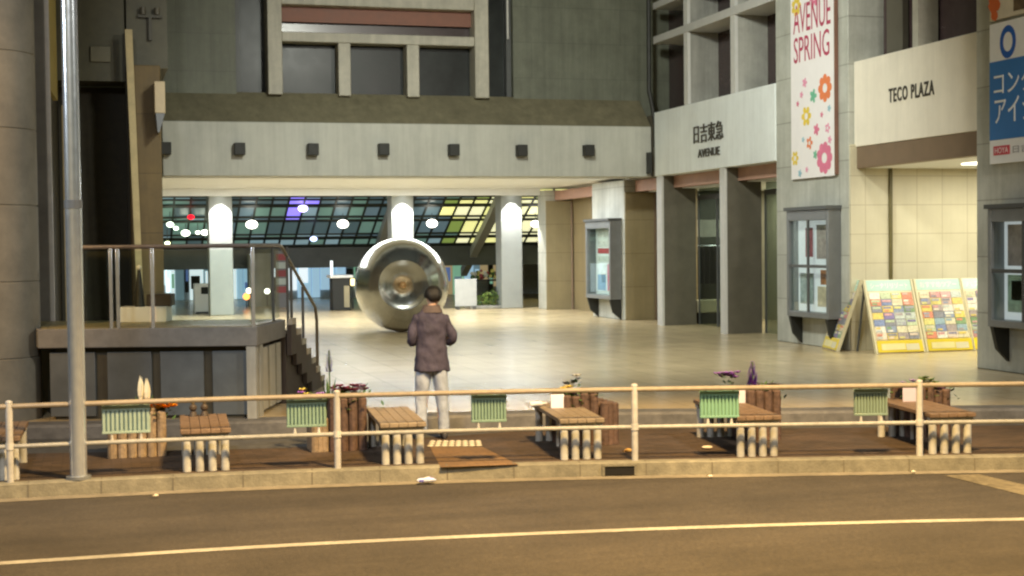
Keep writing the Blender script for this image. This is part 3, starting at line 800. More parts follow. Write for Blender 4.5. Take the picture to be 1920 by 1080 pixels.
for r in range(len(rowd) - 1):
    for i in range(len(cellx) - 1):
        a, b = cellx[i], cellx[i + 1]; y0, y1 = rowd[r + 1], rowd[r]
        px, py = to_px(on_roof((a + b) / 2, (y0 + y1) / 2))
        if px > 835 and py > 372 - 0: k = rng.choice((4, 5, 5, 4)) if px > 855 else rng.choice((4, 6, 2))
        elif px > 890: k = rng.choice((4, 6, 5))
        elif 540 < px < 605 and py < 420: k = rng.choice((3, 3, 1))
        elif px < 395: k = rng.choice((1, 2, 2, 0))
        elif py > 440: k = rng.choice((1, 1, 2))
        else: k = rng.choice((0, 7, 7, 2, 0))
        pn.quad([on_roof(a, y1), on_roof(b, y1), on_roof(b, y0), on_roof(a, y0)][::-1], k)
obj('glazing', pn, lt_mats, st, True)
mu = MB()
for x in cellx:
    mu.extr([on_roof(x - .035, rowd[0], -.05), on_roof(x + .035, rowd[0], -.05), on_roof(x + .035, rowd[-1], -.05), on_roof(x - .035, rowd[-1], -.05)], (0, 0, .045))
for i, y in enumerate(rowd):
    h = (.05, .03, .03, .08, .04, .06, .03, .08, .09)[i]
    mu.extr([on_roof(cellx[0], y - h, -.06), on_roof(cellx[-1], y - h, -.06), on_roof(cellx[-1], y + h, -.06), on_roof(cellx[0], y + h, -.06)], (0, 0, .04))
obj('glazing_bars', mu, M('roof_bar_dark', (.02, .026, .02), .5, var=.1), st, True)
for px in (712, 893):
    a = roof(px - 8, 462); x = a.x
    obj('brace', MB().extr([on_roof(x - .17, rowd[0], -.5), on_roof(x + .17, rowd[0], -.5), on_roof(x + .12, Ybot + (1.6 if px > 800 else .2), -.5), on_roof(x - .12, Ybot + (1.6 if px > 800 else .2), -.5)], (0, 0, .32)), M('brace_grey', (.36, .38, .38), .5, var=.05) if 'brace_grey' not in bpy.data.materials else bpy.data.materials['brace_grey'], st, True)
zf = PY(700, 500, 52.4).z
obj('fascia', MB().box(-8, 24, 52.1, 52.4, zf, zbt - .05), M('fascia_dark', (.085, .095, .09), .45, var=.2, scale=.8), st, True)
obj('back_wall', MB().box(-8, 24, 58, 58.2, .16, 2.6), M('hall_wall', (.5, .55, .58), .5, var=.1), st, True)
obj('hall_ceiling', MB().box(-8, 24, 52.41, 57.99, zf + .05, zf + .15), M('hall_ceiling_grey', (.3, .32, .33), .5, var=.05), st, True)
ws = [lampmat('shop_light_blue', (150, 184, 204), .95), lampmat('shop_light_white', (214, 226, 230), 1.2), lampmat('shop_light_dim', (100, 124, 132), .8), lampmat('shop_light_deep', (84, 108, 156), .8), M('shop_dark', (.03, .035, .035), .4, var=.1)]
ws += [lampmat('shop_light_green', (130, 180, 150), .7), lampmat('shop_light_tan', (170, 150, 110), .7), lampmat('shop_light_rose', (190, 110, 120), .6), lampmat('shop_light_bright', (232, 240, 244), 1.8)]
x = -3.0; rng = random.Random(11)
while x < 16:
    w = rng.uniform(.18, .62)
    k = rng.choice((0, 2, 1, 3, 2, 4, 0, 0, 1, 8, 2)) if x < 9.5 else rng.choice((2, 4, 0, 2, 1, 6, 2, 5))
    z0 = rng.choice((.2, .2, .5, .8)); z1 = rng.uniform(1.3, 2.35)
    wn = obj('lit_window', MB().box(x, x + w - .04, 57.9, 57.99, z0, z1), ws[k], st, True)
    if rng.random() < .6:
        obj('notice', MB().box(x + .04, x + w * .7, 57.86, 57.89, z0 + (z1 - z0) * .3, z0 + (z1 - z0) * rng.uniform(.45, .8)), ws[rng.choice((0, 1, 3, 4, 5, 6, 1, 8, 2))], wn, True)
    x += w
obj('rear_pillar', MB().box(PY(467, 500, 51).x, PY(512, 500, 51).x, 51, 51.7, .16, zbt - .3), conc, st, True)
# things standing in the hall
p = G(379, 588); t = thing('ticket_machine', (p.x, p.y, .16), 'white boxy machine beside the leftmost passage column', 'machine')
obj('body', MB().box(-.24, .24, 0, .5, 0, .95), whitepl, t, False, .03)
obj('screen', MB().box(-.02, .2, -.012, -.001, .62, .84), darkglass, t)
obj('base', MB().box(-.2, .2, -.02, .4, -.0, .06), darkgrey, t)
p = G(641, 582); t = thing('dark_kiosk', (p.x, p.y, .16), 'black kiosk with a bright upright strip beside the steel ball', 'kiosk')
obj('cabinet', MB().box(-.3, .3, 0, .6, 0, 1.05), blackm, t, False, .02)
obj('roof', MB().box(-.38, .38, -.1, .7, 1.052, 1.15), whitepl, t, False, .02)
obj('light_strip', MB().box(-.36, -.28, -.06, 0, 1.16, 1.62), ws[1], t)
obj('pale_panel', MB().box(.08, .26, -.012, -.001, .1, .8), colm((170, 160, 130)), t)
p = G(874, 580); t = thing('white_board', (p.x, p.y, .16), 'blank white board standing to the right of the steel ball', 'board')
obj('panel', MB().box(-.36, .36, 0, .05, .1, .98), colm((176, 180, 180)), t, False, .01)
obj('foot', MB().box(-.3, -.24, -.15, .25, 0, .098).box(.24, .3, -.15, .25, 0, .098), darkgrey, t)
p = G(525, 575); t = thing('poster_stand', (p.x, 50, .16), 'narrow stand of red and white notices beside the rear pillar', 'stand')
ps = MB().box(-.2, .2, 0, .06, 0, 1.95)
for i in range(5): ps.box(-.17, .17, -.01, -.001, .5 + i * .28, .72 + i * .28, 1 + i % 2)
obj('panel', ps, [colm((120, 120, 122)), colm((150, 66, 70)), colm((186, 196, 190))], t)
# low planting by the third column
p = G(915, 578); t = thing('low_shrub', (p.x, p.y, .16), 'pale green shrub in a bed between white board and third column', 'shrub')
fo = MB(); rnd = random.Random(2)
for i in range(420):
    a = rnd.uniform(0, 6.28); q = rnd.random() ** .5; x = math.cos(a) * q * .62; y = math.sin(a) * q * .3; z = .12 + rnd.random() * (.52 + .3 * x) * (1 - q * .4)
    c = Vector((x, y, z)); d1 = Vector((rnd.gauss(0, 1), rnd.gauss(0, 1), rnd.gauss(0, .6))).normalized() * .06; d2 = d1.cross(Vector((rnd.gauss(0, 1), rnd.gauss(0, 1), rnd.gauss(0, 1)))).normalized() * .028
    fo.quad([c - d1, c - d2, c + d1, c + d2], i % 3)
obj('foliage', fo, [leafb, leaf, leafb], t)
obj('stem', MB().tube([(0, 0, 0), (.05, 0, .4)], .02).tube([(.1, .02, 0), (.25, 0, .45)], .02).tube([(-.1, .02, 0), (-.3, 0, .3)], .02), stemm, t)
obj('bed_kerb', MB().box(-.7, .7, -.35, .35, 0, .1), conc, t, False, .02)
p = PY(915, 532, 50); t = thing('flower_shelf', (p.x, 49.5, .16), 'shelf of bright flowers behind the pale green shrub', 'shelf')
obj('frame', MB().box(-.75, .75, 0, .3, .78, .84).box(-.73, -.67, 0, .3, 0, .778).box(.67, .73, 0, .3, 0, .778), blackm, t)
fb = MB()
for i in range(40): fb.ball((rnd.uniform(-.7, .7), rnd.uniform(0, .28), rnd.uniform(.88, 1.15)), rnd.uniform(.04, .09), 6, i % 4)
obj('blooms', fb, [colm((206, 200, 110)), colm((150, 60, 70)), colm((200, 200, 190)), leaf], t)

# lamps in the hall
def hall_lamp(px, py, Y, r, rgb, s, label, group='round lamps in the station hall'):
    p = PY(px, py, Y)
    t = thing('hall_lamp', (p.x, p.y, p.z), label, 'lamp', group)
    key = 'hall_lamp_%d_%d_%d' % rgb
    mt = bpy.data.materials.get(key) or lampmat(key, rgb, s)
    obj('globe', MB().ball((0, 0, 0), r, 14, 0, .72), mt, t)
    top = zbt + (Ybot - min(Y, Ybot)) * slope - .12
    obj('rod', MB().tube([(0, 0, r * .7), (0, 0, max(r * .8, top - p.z))], .012, 6), darkgrey, t)
W_ = (255, 252, 235)
hall_lamp(472, 421, 49.6, .2, W_, 7, 'large white lamp just right of the leftmost passage column')
hall_lamp(643, 420, 49.6, .2, W_, 7, 'large white lamp over the steel ball, left of the middle column')
hall_lamp(810, 419, 49.6, .2, W_, 7, 'large white lamp just right of the middle passage column')
hall_lamp(1004, 420, 49.6, .17, W_, 7, 'large white lamp at the right end of the glazed roof')
hall_lamp(319, 421, 49.4, .12, (235, 255, 225), 6, 'small greenish white lamp hanging highest at the left end of the hall')
hall_lamp(330, 428, 49.6, .085, (235, 255, 225), 6, 'tiny lamp hanging just below the highest greenish lamp')
hall_lamp(348, 437, 50.2, .15, (244, 255, 225), 6, 'widest greenish lamp of the cluster left of the first column')
hall_lamp(371, 436, 50.2, .08, (244, 255, 225), 6, 'tiny lamp between the two wide greenish lamps left of the first column')
hall_lamp(384, 436, 50.2, .13, (244, 255, 225), 6, 'greenish lamp right against the leftmost passage column')
hall_lamp(314, 456, 50.6, .09, (244, 255, 190), 6, 'yellowish lamp lowest at the left end of the hall')
hall_lamp(358, 407, 49.4, .12, (235, 20, 40), 2.2, 'small red lamp left of the first passage column')
hall_lamp(588, 448, 50.6, .13, (190, 205, 255), 3, 'pale blue lamp hanging low between the first column and the ball')
hall_lamp(568, 391, 49.2, .17, (205, 190, 255), 5, 'violet white lamp hanging below the violet panes')
def post_lamp(px, py, Y, r, rgb, s, label):
    p = PY(px, py, Y); t = thing('post_lamp', (p.x, p.y, .16), label, 'lamp', 'low lamps on posts in the hall')
    key = 'post_lamp_%d_%d_%d' % rgb; mt = bpy.data.materials.get(key) or lampmat(key, rgb, s)
    obj('globe', MB().ball((0, 0, p.z - .16), r, 12), mt, t); obj('post', MB().tube([(0, 0, 0), (0, 0, p.z - .16 - r * .8)], .02, 6), darkgrey, t)
post_lamp(462, 556, 50, .12, (255, 150, 70), 4, 'orange lamp low beside the rear pillar')
post_lamp(467, 545, 50.4, .1, (255, 240, 215), 5, 'white lamp just above the orange one beside the rear pillar')
post_lamp(501, 546, 50.4, .1, (255, 250, 230), 5, 'white lamp in front of the rear pillar')
post_lamp(661, 529, 47.5, .12, (255, 226, 150), 4, 'warm yellow lamp at the left edge of the steel ball')

# ------------------------------------------------------------------ steel ball
r = 1.14
pc = PY(753, 536, 34.3)
t = thing('steel_ball', (pc.x, 34.3, .16), 'huge mirror steel ball with a hollow dish on the plaza floor', 'sculpture')
ax = (CP + Vector((1.6, 0, 0)) - Vector((pc.x, 34.3, .16 + r)))
ax = Vector((ax.x, ax.y, .6)).normalized()
prof = []
for i in range(81):
    a = PI * (1 - i / 80 * (1 - .172)); prof.append((math.sin(a) * r, math.cos(a) * r))
a0 = .172 * PI; rr = math.sin(a0) * r; tt = math.cos(a0) * r
prof = prof[:-1] + [(rr + .012, tt - .006), (rr, tt + .004), (rr - .014, tt - .004)]
for i in range(1, 15):
    u = i / 14; prof.append((rr * (1 - u) ** 1.0 * .93 + .02 + .0, tt - .012 - .42 * (u ** 1.5)))
dish_t = tt - .43
obj('shell', MB().lathe(prof, (0, 0, r), ax, 128), mirror, t, sharp=25)
obj('boss', MB().lathe([(.0, -.02), (.16, -.02), (.17, .05), (.13, .12), (.075, .15), (.06, .11), (.03, .08), (0, .08)], Vector((0, 0, r)) + ax * (dish_t + .08), ax, 32), M('boss_bronze', (.62, .46, .27), .25, metal=.9, var=.06), t)

# ------------------------------------------------------------------ left: terrace, corner building, poles
FL, FR, SR = Vector((-.72, 18.42)), Vector((1.85, 17.66)), Vector((2.39, 19.24))
dl = Vector((-.947, .32))
BL = SR + dl * 3.5
ZT = PL(487, 612, FR, FR + Vector((1, -.2))).z
te = thing('raised_terrace', (1, 18.6, .16), 'raised stone terrace with grey panels and steps down its far side', 'terrace')
slab = [FL, FR, SR, BL]
obj('slab', MB().prism(slab, ZT - .24, ZT - .004), terrace_slab, te, True, .012)
def inset(P, d):
    c = sum(P, Vector((0, 0))) / len(P); return [p + (c - p).normalized() * d for p in P]
obj('top', MB().prism(inset(slab, .06), ZT - .003, ZT + .004), terrace_top, te, True)
core = inset(slab, .22)
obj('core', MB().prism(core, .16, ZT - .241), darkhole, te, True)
def face_panels(A, B, cuts, th, mname):
    d = (B - A); L = d.length; d = d / L; n = Vector((d.y, -d.x))
    for a, b in cuts:
        pa = A + d * a * L; pb = A + d * b * L
        mb = MB().prism([pa, pb, pb - n * th, pa - n * th], .2, ZT - .3)
        obj('front_panel', mb, terrace_face, te, True, .006)
    return d, n
A_ = FL + (FR - FL).normalized() * .02 - Vector((-.28, -.96)) * .09; B_ = FR - Vector((-.28, -.96)) * .09
cuts = [(.035, .245), (.30, .505), (.545, .745), (.785, .955)]
face_panels(A_, B_, cuts, .06, None)
ba = MB().prism([FR + Vector((-.13, .05)), FR + Vector((-.02, .02)), FR + Vector((.02, .12)), FR + Vector((-.09, .15))], .16, ZT - .241)
ba.prism([FR + Vector((-.03, .2)), FR + Vector((.05, .18)), FR + Vector((.1, .32)), FR + Vector((.02, .34))], .16, ZT - .241)
obj('corner_post', ba, conc, te, True)
sd = (SR - FR).normalized(); sn = Vector((-sd.y, sd.x))
for a, b in ((.3, .5), (.56, .76), (.82, .98)):
    pa = FR + (SR - FR) * a + sn * .06; pb = FR + (SR - FR) * b + sn * .06
    obj('side_panel', MB().prism([pa, pb, pb + sn * .06, pa + sn * .06], .2, ZT - .3), trim_m, te, True)
SB = Vector((3.19, 21.61)); run = SB - SR; n = 7; w = dl * 1.5
stp = MB(); tr = MB()
for i in range(n):
    h = (ZT - .16) * (1 - (i + 1) / n); a = SR + run * (i / n); b = SR + run * ((i + 1) / n)
    if h > .02:
        stp.prism([a + run * .0002, b - run * .0002, b + w, a + w], .16, .16 + h - .04)
    tr.prism([a - sn * .05 * 0, b + run.normalized() * .02, b + run.normalized() * .02 + w, a + w], .16 + max(h - .038, 0.004), .16 + max(h, .02))
obj('staircase', stp, stringer, te, True)
obj('tread', tr, treadm, te, True)
side = MB(); so = -sn * .02
for i in range(n):
    h0 = (ZT - .16) * (1 - i / n); h = (ZT - .16) * (1 - (i + 1) / n); a = SR + run * (i / n) - sn * .075; b = SR + run * ((i + 1) / n) - sn * .075
    side.prism([a, b, b + sn * .06, a + sn * .06], .16 + max(0, h - .32), .16 + h0 - .08, 1)
    side.prism([a + run.normalized() * .1, b, b + sn * .06, a + sn * .06 + run.normalized() * .1], .16 + h0 - .078, .16 + h0 - .0, 0)
obj('stringer', side, [treadm, stringer], te, True)

# glass balustrade along the terrace
gr = thing('glass_balustrade', (1.2, 18, ZT), 'glass balustrade with steel posts and brown handrail on the terrace edge', 'balustrade')
ins = Vector((-.02, .07))
ga, gb, gc = PL(157, 600, FL + ins, FR + ins).xy, FR + ins + Vector((-.06, 0)), SR + Vector((-.07, -.02))
ZR = PL(400, 461, ga, gb).z
posts = [(PL(px, 600, ga, gb).xy, 1) for px in (209, 222, 287, 475)] + [(PL(px, 600, gb, gc).xy, .7) for px in (513, 540)]
for q, s in posts:
    obj('post', MB().box(q.x - .022 * s, q.x + .022 * s, q.y - .03, q.y + .03, ZT - .16, ZR - .02), steel if s == 1 else darkgrey, gr, True, .005)
obj('handrail', MB().tube([(ga.x, ga.y, ZR), (gb.x, gb.y, ZR), (gc.x, gc.y, ZR)], .026, 8), railbrown, gr, True)
def pane(a, b, z0, z1, inset_=.04):
    d = (b - a).normalized(); n_ = Vector((-d.y, d.x)) * .006; a = a + d * inset_; b = b - d * inset_
    obj('pane', MB().prism([a, b, b + n_, a + n_], z0, z1), glass, gr, True)
qq = [ga] + [posts[0][0], posts[2][0], posts[3][0]]
for i in range(3): pane(qq[i], qq[i + 1], ZT + .03, ZR - .05)
pane(gb, gc, ZT + .03, ZR - .05)
# stair rail
e1 = SB - run * .12
hr = [(gc.x, gc.y, ZR), (gc.x + run.x * .06, gc.y + run.y * .06, ZR - .02), (e1.x, e1.y, .16 + .3 + ZR - ZT - .1), (e1.x + run.x * .04, e1.y + run.y * .04, .16 + ZR - ZT)]
obj('stair_rail', MB().tube(hr + [(e1.x + run.x * .045, e1.y + run.y * .045, .16)], .024, 8), M('rail_bronze', (.18, .16, .12), .35, metal=.6, var=.1), gr, True)
for f in (.3, .62):
    q = Vector((gc.x, gc.y)).lerp(Vector((e1.x, e1.y)), f); zt2 = ZR + (.36 + ZR - ZT - ZR) * f
    obj('post', MB().box(q.x - .018, q.x + .018, q.y - .018, q.y + .018, ZT - (ZT - .16) * f * 1.0 - .02, zt2 - .02), darkgrey, gr, True)

# things on the terrace
zt_ = ZT + .004
p = G(274, 606, zt_); p2 = Vector((p.x, p.y + .35, zt_))
t = thing('plinth', (p2.x, p2.y, zt_), 'low white plinth with a dark lid on the terrace behind the glass', 'plinth', rz=R(-12))
obj('base', MB().box(-.32, .3, -.12, .3, 0, .2), whitepl, t, False, .01)
obj('lid', MB().box(.02, .34, .0, .32, .202, .36), colm((52, 44, 38)), t, False, .01)
t = thing('bollard_lamp', (PY(262, 575, 19.4).x, 19.4, zt_), 'dark tapered bollard with a small pale ball on the terrace', 'bollard')
obj('shaft', MB().cyl((0, 0), .09, 0, .1, 12, 0, .075).cyl((0, 0), .075, .1, .55, 12, 0, .035).cyl((0, 0), .035, .55, .68, 12, 0, .02), blackm, t)
obj('ball', MB().ball((0, 0, .71), .034, 10), M('ball_pale', (.8, .76, .62), .4, var=0), t)
t = thing('steel_bin', (PY(305, 575, 19.9).x + .0, 20.0, zt_), 'dark brown box standing behind the white plinth', 'box')
obj('body', MB().box(-.12, .12, -.1, .1, 0, .22), colm((46, 34, 28)), t, False, .01); obj('cap', MB().box(-.13, .13, -.11, .11, .222, .24), blackm, t)

# corner building at the left
lb = thing('corner_building', (-1.2, 22, .16), 'dark corner building with round stone column and tall unlit doorway', 'building')
def round_col(c, r_, z0, z1, step, name):
    prof = []; z = z0
    while z < z1:
        prof += [(r_ - .012, z), (r_, z + .012), (r_, min(z + step - .012, z1)), (r_ - .012, min(z + step, z1))]; z += step
    return MB().rings([[(c[0] + math.cos(2 * PI * j / 48) * q, c[1] + math.sin(2 * PI * j / 48) * q, z) for j in range(48)] for q, z in prof])
cxr = PY(76, 600, 18.9).x
obj('round_column', round_col((cxr - .62, 18.9), .62, .0, 8.5, .93, ''), M('column_stone', (.21, .195, .155), .6, var=.12, scale=3, stain=.25, bump=.1), lb, True, sharp=15)
YP = 20.4
obj('pilaster', MB().box(PY(40, 300, YP).x, PY(88, 300, YP).x, YP, YP + .5, .16, 9), M('pilaster_grey', (.14, .135, .125), .6, var=.1, stain=.2), lb, True, .01)
obj('pilaster_edge', MB().box(PY(88, 300, YP).x + .002, PY(96, 300, YP).x, YP + .05, YP + .4, .16, 9), M('edge_pale', (.45, .43, .4), .5, var=.1), lb, True)
xr = PY(98, 300, 21).x
obj('lit_yellow_wall', MB().extr([(xr - .12, 22, PX(95, 150, -.9).z if False else 4.7), (xr - .12, 22, 9), (xr - .05, 27, 9), (xr - .05, 27, 4.9)], (-.1, 0, 0)), yellowlit, lb, True)
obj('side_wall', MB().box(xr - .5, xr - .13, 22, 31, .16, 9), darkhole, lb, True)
obj('street_wall', MB().box(-22, cxr - 1.0, 20.2, 20.8, -.1, 9), conc_x, lb, True)
YD = 30.0
def fx(px): return PY(px, 300, YD).x
obj('doorway', MB().box(fx(100), fx(240), YD + 1.2, YD + 1.3, .16, 5.6), darkhole, lb, True)  # dark sheet coloured as the shade deep inside the opening
obj('lintel', MB().box(fx(100), fx(238), YD + .2, YD + 1.19, PY(200, 150, YD).z, 10), M('lintel_dark', (.1, .095, .06), .6, var=.12), lb, True)
obj('slim_pier', MB().box(fx(118), fx(130), YD - .3, YD + .1, .16, PY(120, 200, YD).z), ochre, lb, True)
obj('pier', MB().box(fx(243), fx(303.5), YD, YD + 4.34, .16, PY(270, 122, YD).z), tan_p, lb, True, .02)
obj('upper_wall', MB().box(fx(243), XL - .03, YD + .5, YD + 4.3, PY(270, 122, YD).z + .004, 11), M('upper_olive', (.13, .125, .09), .65, var=.1, stain=.2), lb, True)
obj('door_jamb', MB().box(fx(238.5), fx(242.8), YD + .1, YD + .6, .16, PY(240, 60, YD).z), darkhole, lb, True)
a = PY(241, 55, YD - .3); b = PY(262, 458, YD - .3)
obj('trim_strip', MB().extr([(a.x - .07, YD - .3, a.z), (a.x + .07, YD - .3, a.z), (b.x + .06, YD - .3, b.z - 1.5), (b.x - .06, YD - .3, b.z - 1.5)], (0, .08, 0)), M('trim_ochre_pale', (.5, .4, .2), .5, var=.1), lb, True)
p = PY(188, 102, YD + .2)
obj('vent', MB().box(p.x - .2, p.x + .2, YD + .15, YD + .198, p.z - .16, p.z + .16), M('vent_dull', (.15, .14, .095), .6, var=.1), lb, True, .02)
a = PY(289, 152, YD - .45); b = PY(311, 248, YD - .45)
t = thing('wall_box', ((a.x + b.x) / 2, YD - .2, b.z), 'beige box with a tapered grey underside high on the tan pier', 'box')
obj('casing', MB().box(a.x, b.x, YD - .45, YD - .002, b.z + .38, a.z), beigebox, t, True, .015)
obj('taper', MB().extr([(a.x + .02, YD - .44, b.z + .378), (b.x - .01, YD - .44, b.z + .378), (b.x - .12, YD - .44, b.z), (a.x + .05, YD - .44, b.z)], (0, .42, 0)), casegrey, t, True)
t = thing('wall_lamp', (PY(281, 20, YD + .4).x, YD + .5, PY(281, 20, YD + .4).z), 'twin spot fitting on a dull bracket high above the tan pier', 'lamp')
obj('arm', MB().box(-.24, .24, -.1, -.002, -.14, -.08).box(-.03, .03, -.1, -.002, -.6, -.14), M('bracket_dull', (.07, .066, .045), .5, var=.1), t)
for s in (-1, 1): obj('spot', MB().cyl((s * .14, -.1), .06, -.08, .06, 12), M('spot_dull', (.1, .09, .065), .5, var=.1) if 'spot_dull' not in bpy.data.materials else bpy.data.materials['spot_dull'], t)

# steel pole at the kerb
q, _ = kerb_px(147, .13)
t = thing('steel_pole', (q.x, q.y, 0), 'tall polished steel pole standing at the kerb before the terrace', 'pole')
zj = PY(142, 385, q.y).z
obj('shaft', MB().cyl((0, 0), .081, 0, zj, 32).cyl((0, 0), .077, zj + .02, 9, 32), steel, t)
obj('collar', MB().cyl((0, 0), .087, zj - .03, zj + .05, 32), casegrey, t)
obj('base_flange', MB().cyl((0, 0), .12, 0, .03, 24), casegrey, t)

# ------------------------------------------------------------------ guard rail
gd = thing('guard_rail', (4, 14.3, 0), 'long white and tan tube guard rail along the kerb', 'guard rail')
D = .13
line = [p for p in off(K, D) if -9 < p.x < 17]
topz, midz = .735, .345
pts = {}
for px in (-590, 20, 633, 1190, 1723, 2230):
    q, tn = kerb_px(px, D)
    pp_ = MB().cyl(q, .034, 0, topz + .035, 14).ball((q.x, q.y, topz + .04), .036, 12, 0, .6)
    po = obj('post', pp_, railwhite, gd, True)
    obj('clamp', MB().cyl(q, .042, midz - .03, midz + .03, 14), railwhite, po, True)
obj('top_rail', MB().tube([(p.x, p.y, topz) for p in line], .026, 10), railtan, gd, True)
obj('mid_rail', MB().tube([(p.x, p.y, midz) for p in line], .022, 10), railgrey, gd, True)

# green ribbed panels hung on the rail
def green_panel(x0, x1, label, mt):
    q, tn = kerb_px((x0 + x1) / 2, D + .06); q2, _ = kerb_px(x1, D + .06); q1, _ = kerb_px(x0, D + .06)
    W = (q2 - q1).length; ang = math.atan2(tn.y, tn.x)
    t = thing('green_rail_panel', (q.x, q.y, midz), label, 'panel', 'green panels hung on the guard rail', ang)
    z0, z1 = .075, .355; n = 11
    b = MB().box(-W / 2, W / 2, .012, .03, z0, z1).box(-W / 2, W / 2, -.014, .0, z1 - .05, z1).box(-W / 2, W / 2, -.014, .0, z0, z0 + .025)
    obj('sheet', b, mt, t, False, .004)
    rb_ = MB()
    for i in range(n):
        x = -W / 2 + W * (i + .5) / n; rb_.box(x - W / n * .3, x + W / n * .3, -.012, .011, z0 + .026, z1 - .051)
    obj('ribs', rb_, mt, t)
    for s in (-.3, .3):
        obj('clip', MB().cyl((s * W, .0), .02, -.0, .075, 8, 0, .008), railwhite, t)
    for s in (-.35, .35):
        obj('hook', MB().tube([(s * W, 0, z1), (s * W, -.02, z1 + .05), (s * W, -.055, z1 + .06)], .008, 6), darkgrey, t)
green_panel(194, 284, 'widest and palest green panel hung on the rail, beside the steel pole', greenpale)
green_panel(539, 612, 'green ribbed panel hung on the rail in front of the terrace steps', greenp)
green_panel(885, 950, 'green ribbed panel hung on the rail just right of the person', greenp)
green_panel(1315, 1386, 'bright green ribbed panel hung beside the planter with the tall purple flower', M('green_bright', (.19, .38, .27), .5, var=.08))
green_panel(1604, 1665, 'dull green ribbed panel hung at the far right of the rail', M('green_dull', (.21, .29, .23), .5, var=.08))

# ------------------------------------------------------------------ benches
def bench(pxl, pxr, label, top, leg, len_=1.45, rz=None, back=None):
    q1, _ = kerb_px(pxl, .24); q2, tn = kerb_px(pxr, .24)
    W = (q2 - q1).length; c = (q1 + q2) / 2; ang = math.atan2((q2 - q1).y, (q2 - q1).x) * .55
    t = thing('bench', (c.x, c.y, 0), label, 'bench', 'benches set end-on to the kerb', ang)
    H = .43
    for i in range(5):
        x0 = -W / 2 - .01 + (W + .02) * i / 5
        pass
    sl = MB()
    for i in range(5):
        x0 = -W / 2 - .015 + (W + .03) * i / 5; sl.box(x0 + .0015, x0 + (W + .03) / 5 - .0015, -.04, len_, H - .045, H)
    obj('seat', sl, top, t, False, .006)
    obj('crosspiece', MB().box(-W / 2, W / 2, -.0, .09, H - .085, H - .046), leg, t)
    obj('crosspiece', MB().box(-W / 2, W / 2, len_ - .13, len_ - .04, H - .085, H - .046), leg, t)
    for i in range(4):
        x = -W / 2 + .045 + (W - .09) * i / 3
        for y in (.045, len_ - .085):
            obj('leg', MB().cyl((x, y), .042, 0, H - .086, 12), leg, t)
    return t
bench(-48, 38, 'bench cut off by the frame beside the first rail post', woodtop, legm, 1.3)
bench(343, 430, 'bench with a reddish top and white legs in front of the terrace', woodtop, legm, 1.3)
bench(717, 797, 'bench with a pale top just left of the person', woodpale, legm, 1.5)
bench(1051, 1132, 'bench below the dark log planter with the yellow flower', woodpale, legm, 1.6)
bench(1381, 1464, 'bench whose legs turn brown, below the planter with the tall purple flower', woodtop, legm, 1.7)
bench(1743, 1826, 'bench at the far right behind the last rail post in view', woodtop, legm, 1.5)

# ------------------------------------------------------------------ planters
def planter(px, py, W, Dp, Ht, label, mt, step=0.0, rz=0.0):
    p = G(px, py, 0)
    t = thing('log_planter', (p.x, p.y + Dp / 2, 0), label, 'planter', 'log planters behind the rail', rz)
    lg_ = MB(); r_ = .052; rnd = random.Random(int(px))
    def log(x, y):
        h = Ht - (step if x > W * .2 else 0) + rnd.uniform(-.02, .02)
        lg_.rings([[(x + math.cos(2 * PI * j / 10) * q, y + math.sin(2 * PI * j / 10) * q, z) for j in range(10)] for q, z in ((r_, 0), (r_, h - .015), (r_ * .7, h))])
    nx = max(3, round(W / (2 * r_))); ny = max(3, round(Dp / (2 * r_)))
    for i in range(nx):
        x = -W / 2 + r_ + (W - 2 * r_) * i / (nx - 1); log(x, -Dp / 2 + r_); log(x, Dp / 2 - r_)
    for j in range(1, ny - 1):
        y = -Dp / 2 + r_ + (Dp - 2 * r_) * j / (ny - 1); log(-W / 2 + r_, y); log(W / 2 - r_, y)
    obj('log_wall', lg_, mt, t)
    obj('soil', MB().box(-W / 2 + r_, W / 2 - r_, -Dp / 2 + r_, Dp / 2 - r_, .02, Ht - .1 - step), soil, t)
    return t, Ht - step - .1
def petals(mb, c, r, n, tilt, m, wide=.45):
    c = Vector(c)
    for i in range(n):
        a = 2 * PI * i / n; d = Vector((math.cos(a), math.sin(a), tilt)).normalized(); s_ = d.cross(Vector((0, 0, 1))).normalized() * r * wide
        mb.quad([c, c + d * r * .55 + s_, c + d * r, c + d * r * .55 - s_], m)
def spike(pos, h, hs, r, cols, label, rnd_seed=1, nleaf=4):
    """hyacinth-like spike: stem, whorls of petals, strap leaves"""
    t = thing('spike_flower', pos, label, 'flower'); rnd = random.Random(rnd_seed); fb = MB()
    n = max(6, int((h - hs) / .018))
    for i in range(n):
        z = hs + (h - hs) * i / n; q = r * (1 - .75 * (i / n) ** 2)
        for k in range(5):
            a = i * 1.1 + k * 1.256; c = Vector((math.cos(a) * q * .45, math.sin(a) * q * .45, z)); d = Vector((math.cos(a), math.sin(a), .5)).normalized() * q * 1.05; s_ = d.cross(Vector((0, 0, 1))).normalized() * q * .6
            fb.quad([c, c + d * .6 + s_, c + d, c + d * .6 - s_], rnd.randrange(len(cols)))
    obj('bloom', fb, [colm(c) for c in cols], t)
    obj('stem', MB().tube([(0, 0, -.02), (.004, 0, h * .6), (0, 0, h * .97)], .008, 6), stemm, t)
    lf = MB()
    for k in range(nleaf):
        a = k * 6.28 / nleaf + .4; u = Vector((math.cos(a), math.sin(a), 0)); s_ = Vector((-u.y, u.x, 0)) * .014; hl = max(.08, hs * .9)
        lf.quad([-s_, s_, u * .05 + s_ + Vector((0, 0, hl * .7)), u * .09 + Vector((0, 0, hl)), u * .05 - s_ + Vector((0, 0, hl * .7))])
    obj('leaf', lf, leaf, t); return t
